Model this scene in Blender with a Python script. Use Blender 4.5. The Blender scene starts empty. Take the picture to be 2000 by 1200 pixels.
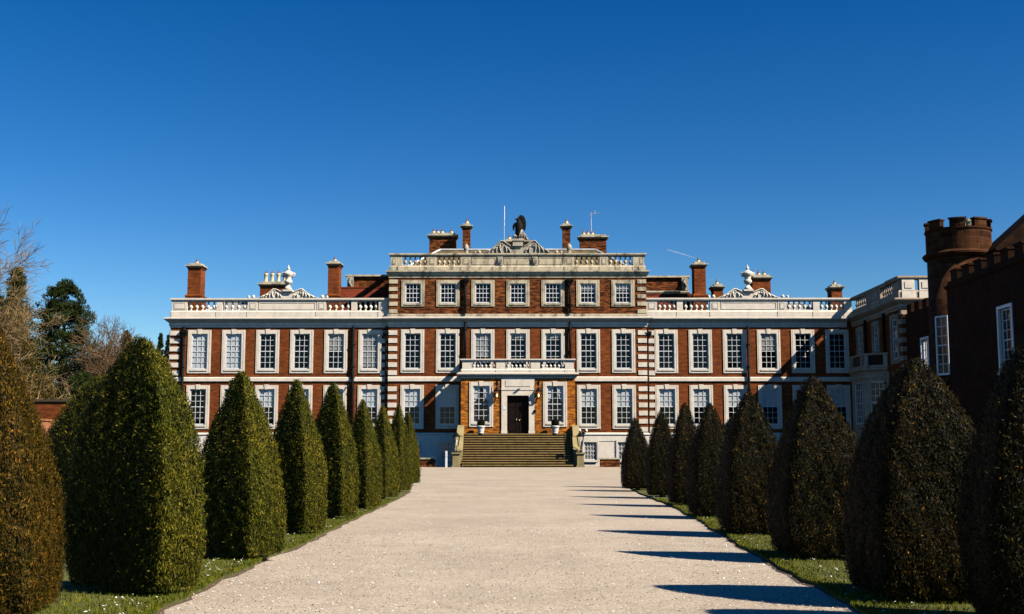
import bpy, math, random
import numpy as np
from mathutils import Vector, Matrix
R = math.radians
random.seed(7); RNG = np.random.default_rng(7)
S = bpy.context.scene
COL = S.collection

# ------------------------------------------------------------------ camera, sky, sun, exposure
EYE = 1.45
cd = bpy.data.cameras.new('camera'); cam = bpy.data.objects.new('camera', cd); COL.objects.link(cam)
cd.sensor_width = 36; cd.lens = 36 * 2330 / 2000; cd.clip_end = 8000; cd.clip_start = .05
cam.location = (0, 0, EYE)
cam.rotation_euler = (R(90) + math.atan(277 / 2330), 0, math.atan(11 / 2346))
S.camera = cam

SUN_EL, SUN_AZ = 40.5, 29.0            # elevation; angle from +x towards the camera
W = bpy.data.worlds.new('World'); S.world = W; W.use_nodes = True
wn, wl = W.node_tree.nodes, W.node_tree.links
sky = wn.new('ShaderNodeTexSky'); sky.sky_type = 'NISHITA'; sky.sun_disc = False
sky.sun_elevation = R(SUN_EL); sky.sun_rotation = R(90 + SUN_AZ)
sky.altitude = 0; sky.air_density = 1.0; sky.dust_density = 0.0; sky.ozone_density = 4.0
gam = wn.new('ShaderNodeGamma'); gam.inputs['Gamma'].default_value = 1.38
hs = wn.new('ShaderNodeHueSaturation'); hs.inputs['Saturation'].default_value = 1.22; hs.inputs['Value'].default_value = .65; hs.inputs['Hue'].default_value = .503
bg = wn['Background']; bg.inputs['Strength'].default_value = .05
wl.new(sky.outputs[0], gam.inputs['Color']); wl.new(gam.outputs[0], hs.inputs['Color']); wl.new(hs.outputs[0], bg.inputs['Color'])

sd = bpy.data.lights.new('sun', 'SUN'); sun = bpy.data.objects.new('sun', sd); COL.objects.link(sun)
sd.energy = 5.0; sd.angle = R(.53); sd.color = (1.0, .93, .82)
ce = math.cos(R(SUN_EL))
SUNV = Vector((ce * math.cos(R(SUN_AZ)), -ce * math.sin(R(SUN_AZ)), math.sin(R(SUN_EL))))
sun.rotation_euler = SUNV.to_track_quat('Z', 'Y').to_euler(); sun.location = (40, -20, 60)
S.view_settings.view_transform = 'Standard'; S.view_settings.look = 'None'
S.view_settings.exposure = .75; S.view_settings.gamma = 1; S.view_settings.use_curve_mapping = False
S.cycles.max_bounces = 6; S.cycles.diffuse_bounces = 0; S.cycles.transparent_max_bounces = 12
S.cycles.caustics_reflective = False; S.cycles.caustics_refractive = False
S.cycles.use_denoising = True

# ------------------------------------------------------------------ materials
def new_mat(name):
    m = bpy.data.materials.new(name); m.use_nodes = True
    return m, m.node_tree.nodes, m.node_tree.links, m.node_tree.nodes['Principled BSDF']
def ramp(N, stops):
    r = N.new('ShaderNodeValToRGB'); e = r.color_ramp.elements
    while len(e) < len(stops): e.new(.5)
    for i, (p, c) in enumerate(stops):
        e[i].position = p; e[i].color = (*c, 1)
    return r
def noise(N, L, vec, scale, detail=4, rough=.55):
    t = N.new('ShaderNodeTexNoise'); t.inputs['Scale'].default_value = scale
    t.inputs['Detail'].default_value = detail; t.inputs['Roughness'].default_value = rough
    L.new(vec, t.inputs['Vector']); return t
def mapping(N, L, vec, scale):
    m = N.new('ShaderNodeMapping'); m.inputs['Scale'].default_value = scale
    L.new(vec, m.inputs['Vector']); return m.outputs[0]
def mixc(N, L, fac, a, b, mode='MIX'):
    m = N.new('ShaderNodeMix'); m.data_type = 'RGBA'; m.blend_type = mode
    for sock, v in ((m.inputs[0], fac), (m.inputs[6], a), (m.inputs[7], b)):
        if hasattr(v, 'is_linked') or hasattr(v, 'links'): L.new(v, sock)
        elif isinstance(v, tuple): sock.default_value = (*v, 1)
        else: sock.default_value = v
    return m.outputs[2]
def bump(N, L, h, bsdf, strength=.3, dist=.02):
    b = N.new('ShaderNodeBump'); b.inputs['Strength'].default_value = strength; b.inputs['Distance'].default_value = dist
    L.new(h, b.inputs['Height']); L.new(b.outputs[0], bsdf.inputs['Normal'])
def pos(N): return N.new('ShaderNodeNewGeometry').outputs['Position']
def wall_uv(N, L):
    g = N.new('ShaderNodeNewGeometry'); sp = N.new('ShaderNodeSeparateXYZ'); sn = N.new('ShaderNodeSeparateXYZ')
    L.new(g.outputs['Position'], sp.inputs[0]); L.new(g.outputs['True Normal'], sn.inputs[0])
    def mth(op, a, b=None):
        m = N.new('ShaderNodeMath'); m.operation = op; L.new(a, m.inputs[0])
        if b is not None:
            if isinstance(b, (int, float)): m.inputs[1].default_value = b
            else: L.new(b, m.inputs[1])
        return m.outputs[0]
    ax = mth('ABSOLUTE', sn.outputs[0]); big = mth('GREATER_THAN', ax, .707)
    inv = N.new('ShaderNodeMath'); inv.operation = 'SUBTRACT'; inv.inputs[0].default_value = 1; L.new(big, inv.inputs[1])
    u = mth('ADD', mth('MULTIPLY', sp.outputs[0], inv.outputs[0]), mth('MULTIPLY', sp.outputs[1], big))
    c = N.new('ShaderNodeCombineXYZ'); L.new(u, c.inputs[0]); L.new(sp.outputs[2], c.inputs[1])
    return c.outputs[0]

def plain(name, col, rough=.6, var=.12, scale=3.0, metal=0, bmp=0):
    m, N, L, B = new_mat(name)
    n = noise(N, L, pos(N), scale, 5)
    a = tuple(c * (1 - var) for c in col); b = tuple(min(1, c * (1 + var)) for c in col)
    r = ramp(N, [(.3, a), (.7, b)]); L.new(n.outputs['Fac'], r.inputs[0]); L.new(r.outputs[0], B.inputs['Base Color'])
    B.inputs['Roughness'].default_value = rough; B.inputs['Metallic'].default_value = metal
    if max(col) < .02: B.inputs['Specular IOR Level'].default_value = .12
    if bmp: bump(N, L, noise(N, L, pos(N), scale * 12, 4).outputs['Fac'], B, bmp, .01)
    return m

def brick(name, c1, c2, dark, dark_amt, mortar, bw=.235, bh=.078):
    m, N, L, B = new_mat(name); uv = wall_uv(N, L)
    t = N.new('ShaderNodeTexBrick'); L.new(uv, t.inputs['Vector'])
    t.inputs['Color1'].default_value = (*c1, 1); t.inputs['Color2'].default_value = (*c2, 1); t.inputs['Mortar'].default_value = (*mortar, 1)
    t.inputs['Scale'].default_value = 1; t.inputs['Brick Width'].default_value = bw; t.inputs['Row Height'].default_value = bh
    t.inputs['Mortar Size'].default_value = .006; t.inputs['Bias'].default_value = -.1
    n1 = noise(N, L, mapping(N, L, uv, (1.6, 5.5, 1)), 1.0, 6, .65)
    r1 = ramp(N, [(.5 - dark_amt * .12, (0, 0, 0)), (.58, (1, 1, 1))]); L.new(n1.outputs['Fac'], r1.inputs[0])
    f = N.new('ShaderNodeMath'); f.operation = 'MULTIPLY'; f.inputs[1].default_value = dark_amt; L.new(r1.outputs[0], f.inputs[0])
    c = mixc(N, L, f.outputs[0], t.outputs['Color'], dark)
    n2 = noise(N, L, uv, .45, 4); r2 = ramp(N, [(.3, (.72, .72, .72)), (.7, (1.2, 1.2, 1.2))]); L.new(n2.outputs['Fac'], r2.inputs[0])
    c = mixc(N, L, 1.0, c, r2.outputs[0], 'MULTIPLY')
    L.new(c, B.inputs['Base Color']); B.inputs['Roughness'].default_value = .95; B.inputs['Specular IOR Level'].default_value = .12
    bump(N, L, t.outputs['Fac'], B, -.25, .01)
    return m

def stone(name, col, stain=None, amt=.5, rough=.75, joints=None):
    m, N, L, B = new_mat(name); p = pos(N)
    n = noise(N, L, p, 2.2, 6, .6)
    r = ramp(N, [(.3, tuple(c * .86 for c in col)), (.7, tuple(min(1, c * 1.08) for c in col))]); L.new(n.outputs['Fac'], r.inputs[0])
    c = r.outputs[0]
    if stain:
        s = noise(N, L, mapping(N, L, p, (1.4, 1.4, .45)), 1.3, 7, .7)
        rs = ramp(N, [(.47, (0, 0, 0)), (.68, (amt, amt, amt))]); L.new(s.outputs['Fac'], rs.inputs[0])
        c = mixc(N, L, rs.outputs[0], c, stain)
    if joints:
        uv = wall_uv(N, L); t = N.new('ShaderNodeTexBrick'); L.new(uv, t.inputs['Vector'])
        t.inputs['Scale'].default_value = 1; t.inputs['Brick Width'].default_value = joints[0]; t.inputs['Row Height'].default_value = joints[1]
        t.inputs['Mortar Size'].default_value = joints[2]; t.inputs['Color1'].default_value = (1.15, 1.1, 1.05, 1); t.inputs['Color2'].default_value = (.62, .6, .6, 1)
        t.inputs['Mortar'].default_value = (.4, .38, .36, 1)
        c = mixc(N, L, 1.0, c, t.outputs['Color'], 'MULTIPLY'); bump(N, L, t.outputs['Fac'], B, -.4, .02)
    else: bump(N, L, noise(N, L, p, 25, 4).outputs['Fac'], B, .15, .01)
    L.new(c, B.inputs['Base Color']); B.inputs['Roughness'].default_value = rough; B.inputs['Specular IOR Level'].default_value = .1
    return m

def foliage(name, stops, rough=.55, trans=.0):
    m, N, L, B = new_mat(name)
    a = N.new('ShaderNodeAttribute'); a.attribute_name = 'tint'
    r = ramp(N, stops); L.new(a.outputs['Fac'], r.inputs[0])
    n = noise(N, L, pos(N), 1.6, 3); r2 = ramp(N, [(.35, (.72, .8, .72)), (.68, (1.25, 1.12, 1.0))]); L.new(n.outputs['Fac'], r2.inputs[0])
    L.new(mixc(N, L, 1.0, r.outputs[0], r2.outputs[0], 'MULTIPLY'), B.inputs['Base Color'])
    B.inputs['Roughness'].default_value = rough; B.inputs['Specular IOR Level'].default_value = .08
    return m

M = {}
M['brick'] = brick('red_brick', (.30, .072, .013), (.20, .043, .009), (.065, .019, .008), .6, (.16, .075, .032))
M['brick_old'] = brick('burnt_brick', (.36, .095, .015), (.21, .052, .011), (.03, .011, .007), .97, (.25, .12, .05))
M['brick_portico'] = brick('orange_brick', (.78, .26, .022), (.58, .16, .015), (.13, .04, .012), .9, (.5, .24, .06))
M['brick_garden'] = brick('garden_brick', (.40, .15, .05), (.30, .10, .035), (.15, .06, .03), .6, (.30, .2, .12))
M['white_stone'] = stone('painted_stone', (.80, .69, .54), (.45, .4, .34), .3)
M['weathered'] = stone('weathered_stone', (.62, .51, .34), (.10, .085, .06), .95)
M['shaded_white_stone'] = stone('shaded_white_stone', (.50, .37, .25), (.2, .15, .1), .6)  # white trim of the east wing with its shade mixed into the colour
M['carved'] = stone('carved_stone', (.5, .43, .32), (.08, .07, .05), .9)
M['step_stone'] = stone('mossy_step_stone', (.36, .23, .085), (.15, .12, .025), .8)
M['step_dark'] = plain('dark_stone_riser_shade', (.05, .037, .015), .9, .35, 3)  # dark stone; on the risers it paints in the shadow under the nosings
M['parapet'] = stone('lichen_stone', (.36, .28, .13), (.19, .165, .07), .7)
M['white_paint'] = plain('white_gloss_paint', (.82, .81, .79), .35, .03)
M['plinth_paint'] = stone('white_render', (.82, .73, .60), (.6, .55, .46), .35)
M['black_iron'] = plain('black_iron', (.005, .005, .005), .6, .3, 6)
M['lead'] = plain('lead_sheet', (.50, .49, .48), .5, .25, 2)
M['slate'] = stone('stone_slates', (.20, .15, .08), (.08, .07, .03), .8, .9, (.5, .28, .02))
M['tile'] = brick('clay_tiles', (.20, .035, .012), (.13, .022, .01), (.05, .015, .01), .7, (.06, .015, .01), .25, .2)
M['roof_flat'] = plain('flat_roof_lead', (.25, .24, .23), .7, .2)
M['pot_clay'] = plain('chimney_pot_clay', (.62, .48, .25), .8, .2, 8)
M['cowl'] = plain('dark_red_cowl', (.12, .04, .05), .5, .2)
M['wood'] = plain('dark_door_wood', (.008, .004, .003), .75, .35, 6)
M['brass'] = plain('polished_brass', (.75, .6, .35), .25, .05, 5, 1)
M['blind'] = plain('window_blind', (.78, .75, .68), .8, .05)
M['blind_grey'] = plain('grey_window_blind', (.42, .37, .30), .8, .05)
M['curtain'] = plain('plum_curtain', (.10, .035, .06), .9, .4, 9)
M['room'] = plain('room_interior', (.06, .055, .05), .9, .1)
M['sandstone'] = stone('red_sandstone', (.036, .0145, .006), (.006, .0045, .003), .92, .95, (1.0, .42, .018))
M['bronze'] = plain('dark_weathered_statue', (.014, .012, .010), .8, .5, 4, 0, .4)
M['planter'] = plain('white_planter', (.72, .69, .62), .55, .08)
M['soil'] = plain('bare_soil', (.10, .06, .035), .95, .4, 8, 0, .5)
M['bark'] = plain('tree_bark', (.20, .14, .085), .9, .35, 6)
M['twig_pale'] = plain('pale_twigs', (.24, .155, .06), .9, .25, 3)
M['twig_brown'] = plain('brown_twigs', (.15, .085, .035), .9, .25, 3)
M['bark_dark'] = plain('conifer_bark', (.08, .05, .03), .9, .35, 6)
M['petal'] = plain('white_petals', (.85, .82, .80), .6, .05)
M['paper'] = plain('white_notice', (.80, .80, .82), .6, .02)
M['metal_pole'] = plain('pale_metal', (.6, .58, .6), .4, .05)
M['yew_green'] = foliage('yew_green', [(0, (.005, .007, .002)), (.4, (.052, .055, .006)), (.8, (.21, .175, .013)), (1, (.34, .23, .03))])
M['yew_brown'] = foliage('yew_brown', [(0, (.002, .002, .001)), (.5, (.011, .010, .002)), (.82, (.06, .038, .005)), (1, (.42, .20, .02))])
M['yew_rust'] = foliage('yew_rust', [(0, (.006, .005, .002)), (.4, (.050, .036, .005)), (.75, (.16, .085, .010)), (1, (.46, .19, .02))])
M['pine'] = foliage('pine_needles', [(0, (.008, .014, .004)), (.5, (.028, .042, .010)), (1, (.075, .085, .02))])
M['brown_tree'] = foliage('brown_buds', [(0, (.03, .022, .006)), (.5, (.09, .06, .014)), (1, (.19, .125, .03))])
M['box_green'] = foliage('box_leaves', [(0, (.008, .012, .004)), (.6, (.02, .028, .008)), (1, (.06, .06, .015))])
M['grass'] = foliage('grass_blades', [(0, (.04, .058, .003)), (.6, (.11, .125, .005)), (1, (.24, .20, .02))])

def glass_mat():
    m, N, L, B = new_mat('window_glass'); N.remove(B)
    o = N['Material Output']; t = N.new('ShaderNodeBsdfTransparent'); g = N.new('ShaderNodeBsdfGlossy'); f = N.new('ShaderNodeFresnel'); x = N.new('ShaderNodeMixShader')
    t.inputs[0].default_value = (.93, .95, .96, 1); g.inputs['Roughness'].default_value = .02; f.inputs[0].default_value = 1.36
    n = noise(N, L, pos(N), 1.7, 2); b = N.new('ShaderNodeBump'); b.inputs['Strength'].default_value = .08; b.inputs['Distance'].default_value = .05
    L.new(n.outputs['Fac'], b.inputs['Height']); L.new(b.outputs[0], g.inputs['Normal'])
    gb = N.new('ShaderNodeNewGeometry'); iv = N.new('ShaderNodeMath'); iv.operation = 'SUBTRACT'; iv.inputs[0].default_value = 1; L.new(gb.outputs['Backfacing'], iv.inputs[1]); mf = N.new('ShaderNodeMath'); mf.operation = 'MULTIPLY'; L.new(f.outputs[0], mf.inputs[0]); L.new(iv.outputs[0], mf.inputs[1]); L.new(mf.outputs[0], x.inputs[0]); L.new(t.outputs[0], x.inputs[1]); L.new(g.outputs[0], x.inputs[2]); L.new(x.outputs[0], o.inputs['Surface'])
    return m
M['glass'] = glass_mat()
def emit(name, col, s):
    m, N, L, B = new_mat(name); B.inputs['Emission Color'].default_value = (*col, 1); B.inputs['Emission Strength'].default_value = s
    return m
M['bulb'] = emit('lit_bulb', (1, .62, .2), 1.2)

def gravel_mat():
    m, N, L, B = new_mat('gravel'); p = pos(N)
    v = N.new('ShaderNodeTexVoronoi'); v.inputs['Scale'].default_value = 75; L.new(p, v.inputs['Vector'])
    bw = N.new('ShaderNodeSeparateColor'); L.new(v.outputs['Color'], bw.inputs[0])
    r = ramp(N, [(0, (.29, .22, .15)), (.25, (.41, .33, .24)), (.75, (.49, .40, .30)), (1, (.64, .55, .44))]); L.new(bw.outputs[0], r.inputs[0])
    n = noise(N, L, p, .35, 5, .6); rn = ramp(N, [(.3, (.84, .83, .81)), (.7, (1.07, 1.07, 1.07))]); L.new(n.outputs['Fac'], rn.inputs[0])
    c = mixc(N, L, 1.0, r.outputs[0], rn.outputs[0], 'MULTIPLY')
    n2 = noise(N, L, mapping(N, L, p, (1.0, .18, 1)), 1.1, 5, .6); r2 = ramp(N, [(.35, (.95, .94, .93)), (.65, (1.03, 1.03, 1.03))]); L.new(n2.outputs['Fac'], r2.inputs[0])
    c = mixc(N, L, 1.0, c, r2.outputs[0], 'MULTIPLY')
    n3 = noise(N, L, p, 28, 3, .7); r3 = ramp(N, [(.32, (.72, .70, .68)), (.5, (1.0, 1.0, 1.0)), (.72, (1.16, 1.16, 1.16))]); L.new(n3.outputs['Fac'], r3.inputs[0])
    c = mixc(N, L, 1.0, c, r3.outputs[0], 'MULTIPLY')
    n4 = noise(N, L, p, 2.6, 7, .7); r4 = ramp(N, [(.33, (.87, .86, .84)), (.67, (1.05, 1.05, 1.05))]); L.new(n4.outputs['Fac'], r4.inputs[0])
    c = mixc(N, L, 1.0, c, r4.outputs[0], 'MULTIPLY')
    L.new(c, B.inputs['Base Color']); B.inputs['Roughness'].default_value = .9
    bump(N, L, v.outputs['Distance'], B, -.35, .008)
    return m
M['gravel'] = gravel_mat()
def lawn_mat():
    m, N, L, B = new_mat('lawn'); p = pos(N)
    n = noise(N, L, p, 2.5, 8, .7); r = ramp(N, [(.3, (.035, .042, .004)), (.5, (.085, .09, .008)), (.75, (.17, .14, .025))]); L.new(n.outputs['Fac'], r.inputs[0])
    L.new(r.outputs[0], B.inputs['Base Color']); B.inputs['Roughness'].default_value = .9
    bump(N, L, noise(N, L, p, 60, 4).outputs['Fac'], B, .6, .03); return m
M['lawn'] = lawn_mat()

# ------------------------------------------------------------------ mesh helpers
class MB:
    def __init__(s): s.v = []; s.f = []; s.m = []
    def add(s, vs, fs, m=0):
        b = len(s.v); s.v += [tuple(v) for v in vs]
        for f in fs: s.f.append(tuple(b + i for i in f)); s.m.append(m)
        return s
    def box(s, x0, x1, y0, y1, z0, z1, m=0):
        return s.add([(x0,y0,z0),(x1,y0,z0),(x1,y1,z0),(x0,y1,z0),(x0,y0,z1),(x1,y0,z1),(x1,y1,z1),(x0,y1,z1)],
                     [(0,3,2,1),(4,5,6,7),(0,1,5,4),(1,2,6,5),(2,3,7,6),(3,0,4,7)], m)
    def taper(s, cx, cy, z0, z1, w0, d0, w1, d1, m=0):
        return s.add([(cx+sx*w/2, cy+sy*d/2, z) for z, w, d in ((z0,w0,d0),(z1,w1,d1)) for sx, sy in ((-1,-1),(1,-1),(1,1),(-1,1))],
                     [(0,3,2,1),(4,5,6,7),(0,1,5,4),(1,2,6,5),(2,3,7,6),(3,0,4,7)], m)
    def prism(s, poly, y0, y1, m=0):          # poly in x,z, extruded along y
        n = len(poly)
        return s.add([(x,y0,z) for x,z in poly] + [(x,y1,z) for x,z in poly],
                     [tuple(range(n)), tuple(range(2*n-1,n-1,-1))] + [(i,n+i,n+(i+1)%n,(i+1)%n) for i in range(n)], m)
    def prism_x(s, poly, x0, x1, m=0):        # poly in y,z, extruded along x
        n = len(poly)
        return s.add([(x0,y,z) for y,z in poly] + [(x1,y,z) for y,z in poly],
                     [tuple(range(n)), tuple(range(2*n-1,n-1,-1))] + [(i,n+i,n+(i+1)%n,(i+1)%n) for i in range(n)], m)
    def lathe(s, cx, cy, prof, seg=12, m=0, ph=0.0):
        vs = []; fs = []; n = len(prof)
        for r, z in prof:
            for k in range(seg):
                a = 2*math.pi*k/seg + ph; vs.append((cx+r*math.cos(a), cy+r*math.sin(a), z))
        for i in range(n-1):
            for k in range(seg): fs.append((i*seg+k, i*seg+(k+1)%seg, (i+1)*seg+(k+1)%seg, (i+1)*seg+k))
        fs.append(tuple(range(seg-1,-1,-1))); fs.append(tuple((n-1)*seg+k for k in range(seg)))
        return s.add(vs, fs, m)
    def tube(s, pts, rad, seg=6, m=0):
        pts = [Vector(p) for p in pts]; n = len(pts)
        rad = rad if hasattr(rad, '__len__') else [rad]*n
        vs = []; fs = []
        for i, p in enumerate(pts):
            d = (pts[min(i+1,n-1)] - pts[max(i-1,0)]).normalized()
            u = d.cross(Vector((0,0,1)) if abs(d.z) < .9 else Vector((1,0,0))).normalized(); w = d.cross(u)
            for k in range(seg):
                a = 2*math.pi*k/seg; vs.append(p + (u*math.cos(a) + w*math.sin(a))*rad[i])
        for i in range(n-1):
            for k in range(seg): fs.append((i*seg+k, i*seg+(k+1)%seg, (i+1)*seg+(k+1)%seg, (i+1)*seg+k))
        fs.append(tuple(range(seg-1,-1,-1))); fs.append(tuple((n-1)*seg+k for k in range(seg)))
        return s.add(vs, fs, m)
    def mold(s, path, prof, m=0):             # profile (out, z) swept along an xy path; out = to the right of travel
        P = [Vector((x,y)) for x,y in path]; n = len(P); k = len(prof); vs = []; fs = []
        for i in range(n):
            d0 = (P[i]-P[i-1]).normalized() if i else None
            d1 = (P[i+1]-P[i]).normalized() if i < n-1 else None
            d0 = d0 or d1; d1 = d1 or d0
            n0 = Vector((d0.y,-d0.x)); n1 = Vector((d1.y,-d1.x))
            b = (n0+n1); b = b/max(b.dot(n0), .15)
            for o, z in prof: vs.append((P[i].x+b.x*o, P[i].y+b.y*o, z))
        for i in range(n-1):
            for j in range(k): fs.append((i*k+j, i*k+(j+1)%k, (i+1)*k+(j+1)%k, (i+1)*k+j))
        fs.append(tuple(range(k))); fs.append(tuple((n-1)*k+j for j in range(k-1,-1,-1)))
        return s.add(vs, fs, m)
    def wall(s, pt, a0, a1, z0, z1, holes, th, m=0):   # pt(a, depth, z)
        A = sorted({a0,a1,*[h[0] for h in holes],*[h[1] for h in holes]}); Z = sorted({z0,z1,*[h[2] for h in holes],*[h[3] for h in holes]})
        A = [a for a in A if a0 <= a <= a1]; Z = [z for z in Z if z0 <= z <= z1]
        for i in range(len(A)-1):
            for j in range(len(Z)-1):
                ca, cz = (A[i]+A[i+1])/2, (Z[j]+Z[j+1])/2
                if any(h[0] < ca < h[1] and h[2] < cz < h[3] for h in holes): continue
                for d, o in ((0, 1), (th, -1)):
                    q = [pt(A[i],d,Z[j]), pt(A[i+1],d,Z[j]), pt(A[i+1],d,Z[j+1]), pt(A[i],d,Z[j+1])]
                    s.add(q, [(0,1,2,3)[::o]], m)
        for h in list(holes) + [(a0,a1,z0,z1)]:
            c = [(h[0],h[2]),(h[1],h[2]),(h[1],h[3]),(h[0],h[3])]
            for i in range(4):
                (p, q), (u, w) = c[i], c[(i+1)%4]
                s.add([pt(p,0,q), pt(u,0,w), pt(u,th,w), pt(p,th,q)], [(0,1,2,3)], m)
        return s
    def build(s, name, mats, parent=None, smooth=False, local=False):
        me = bpy.data.meshes.new(name); me.from_pydata(s.v, [], s.f)
        for mm in (mats if isinstance(mats, (list, tuple)) else [mats]): me.materials.append(M[mm])
        me.polygons.foreach_set('material_index', s.m)
        if smooth: me.polygons.foreach_set('use_smooth', [True]*len(s.f))
        me.update()
        o = bpy.data.objects.new(name, me); COL.objects.link(o)
        if parent is not None:
            o.parent = parent
            if not local: o.location = -world_loc(parent)
        return o
def world_loc(o):
    v = Vector((0,0,0))
    while o: v += o.location; o = o.parent
    return v
def tag(o, label, cat=None, group=None, kind=None):
    o['label'] = label
    if cat: o['category'] = cat
    if group: o['group'] = group
    if kind: o['kind'] = kind
    return o
def thing(name, loc, label, cat, group=None, rz=0):
    o = bpy.data.objects.new(name, None); COL.objects.link(o); o.location = loc; o.rotation_euler.z = rz; o.empty_display_size = .3
    return tag(o, label, cat, group)
def copy_child(o, parent, loc=None, rz=None):
    c = o.copy(); COL.objects.link(c); c.parent = parent
    if loc is not None: c.location = loc
    if rz is not None: c.rotation_euler.z = rz
    return c
def copy_tree(o, parent=None):
    c = o.copy(); COL.objects.link(c); c.parent = parent
    for ch in list(o.children): copy_tree(ch, c)
    return c

# ------------------------------------------------------------------ ground
def sheet(name, poly, z, mat, thick=0):
    b = MB(); n = len(poly)
    if thick: b.add([(x,y,z) for x,y in poly]+[(x,y,z-thick) for x,y in poly], [tuple(range(n))]+[(i,(i+1)%n,n+(i+1)%n,n+i) for i in range(n)])
    else: b.add([(x,y,z) for x,y in poly], [tuple(range(n))])
    o = b.build(name, mat); return tag(o, {'ground':'open grassy ground around the house','gravel_drive':'pale pinkish gravel drive leading to the steps'}.get(name, name), None, None, 'structure')
sheet('ground', [(-3000,-200),(3000,-200),(3000,4000),(-3000,4000)], -.012, 'lawn')
EDGE_L = [(-3.05,-4),(-3.15,9),(-3.25,11.1),(-3.3,15.2),(-3.3,20),(-3.42,25),(-3.45,30),(-3.5,35),(-3.75,41),(-4.2,47),(-4.7,52)]
EDGE_R = [(2.75,-4),(2.95,9),(3.15,12.7),(3.32,18),(3.64,23.3),(3.8,28),(3.9,32),(3.95,37),(4.03,41.5),(4.2,45.5),(4.7,49)]
def ragged(edge, amp, seed, step=.22, shift=0.0):
    rng = random.Random(seed); e = np.array(edge); y = e[0,1]; out = []; w = 0
    while y < e[-1,1]:
        w = .7*w + rng.gauss(0,amp); out.append((float(np.interp(y,e[:,1],e[:,0]))+w+shift, y)); y += step*rng.uniform(.6,1.4)*(1 if y < 25 else 2)
    return out + [tuple(edge[-1])]
EDGE_L = ragged(EDGE_L, .022, 1); EDGE_R = ragged(EDGE_R, .022, 2)
def soil_strip(edge, side, seed):
    o = ragged(edge, .018, seed, .4, -side*.05); i = [(x+side*.3,y) for x,y in o]
    pts = o + i[::-1]
    if side > 0: pts = pts[::-1]
    q = sheet('soil_border', pts, .005, 'soil'); q['label'] = 'thin bare soil fringe where the %s verge meets the drive' % ('sunlit' if side < 0 else 'shaded')
def lawn_strip(name, edge, side):
    out = [(edge[-1][0]+side*.5, edge[-1][1]+.6), (side*7.5, edge[-1][1]+.8), (side*7.5,-4)]
    pts = edge + out
    if side > 0: pts = pts[::-1]
    o = sheet(name, pts, .045, 'lawn', .06)
    o['label'] = 'mown grass verge with petals under the %s row of clipped yews' % ('sunlit' if side < 0 else 'shaded')
    return o
lawn_strip('grass_verge', EDGE_L, -1); lawn_strip('grass_verge', EDGE_R, 1)
soil_strip(EDGE_L, -1, 5); soil_strip(EDGE_R, 1, 6)
sheet('gravel_drive', [(-24,-6),(24,-6),(24,70),(27,90),(27,101.6),(-40,101.6),(-40,76),(-24,60)], 0, 'gravel')

# ------------------------------------------------------------------ scattered leaf meshes
def leaf_mesh(P, D, Nn, ln, wd, tint, core=None, bend=.25):
    """quads at P, long axis D, facing Nn"""
    n = len(P)
    D = D/np.linalg.norm(D,axis=1,keepdims=True)
    W_ = np.cross(D, Nn); W_ /= np.maximum(np.linalg.norm(W_,axis=1,keepdims=True),1e-6)
    ln = ln[:,None]; wd = wd[:,None]
    v = np.empty((n,4,3))
    v[:,0] = P - D*ln*.5; v[:,1] = P + W_*wd*.5 + D*ln*.05; v[:,2] = P + D*ln*.5 + Nn*ln*bend*.3; v[:,3] = P - W_*wd*.5 + D*ln*.05
    V = v.reshape(-1,3); F = np.arange(n*4).reshape(n,4); T = np.repeat(tint, 4)
    if core is not None:
        cv, cf = core; b = len(V); V = np.vstack([V, cv]); F = np.vstack([F, np.array(cf)+b]); T = np.concatenate([T, np.full(len(cv), .05)])
    me = bpy.data.meshes.new('leaves'); me.vertices.add(len(V)); me.vertices.foreach_set('co', V.ravel())
    me.loops.add(F.size); me.loops.foreach_set('vertex_index', F.ravel().astype(np.int32))
    me.polygons.add(len(F)); me.polygons.foreach_set('loop_start', np.arange(0,F.size,4,dtype=np.int32))
    me.update(calc_edges=True)
    a = me.attributes.new('tint','FLOAT','POINT'); a.data.foreach_set('value', T.astype(np.float32))
    return me
def mesh_obj(name, me, mat, parent=None, loc=(0,0,0)):
    me.name = name; me.materials.append(M[mat]); o = bpy.data.objects.new(name, me); COL.objects.link(o)
    o.parent = parent; o.location = loc; return o
def rand_unit(n):
    a = RNG.normal(size=(n,3)); return a/np.linalg.norm(a,axis=1,keepdims=True)

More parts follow.
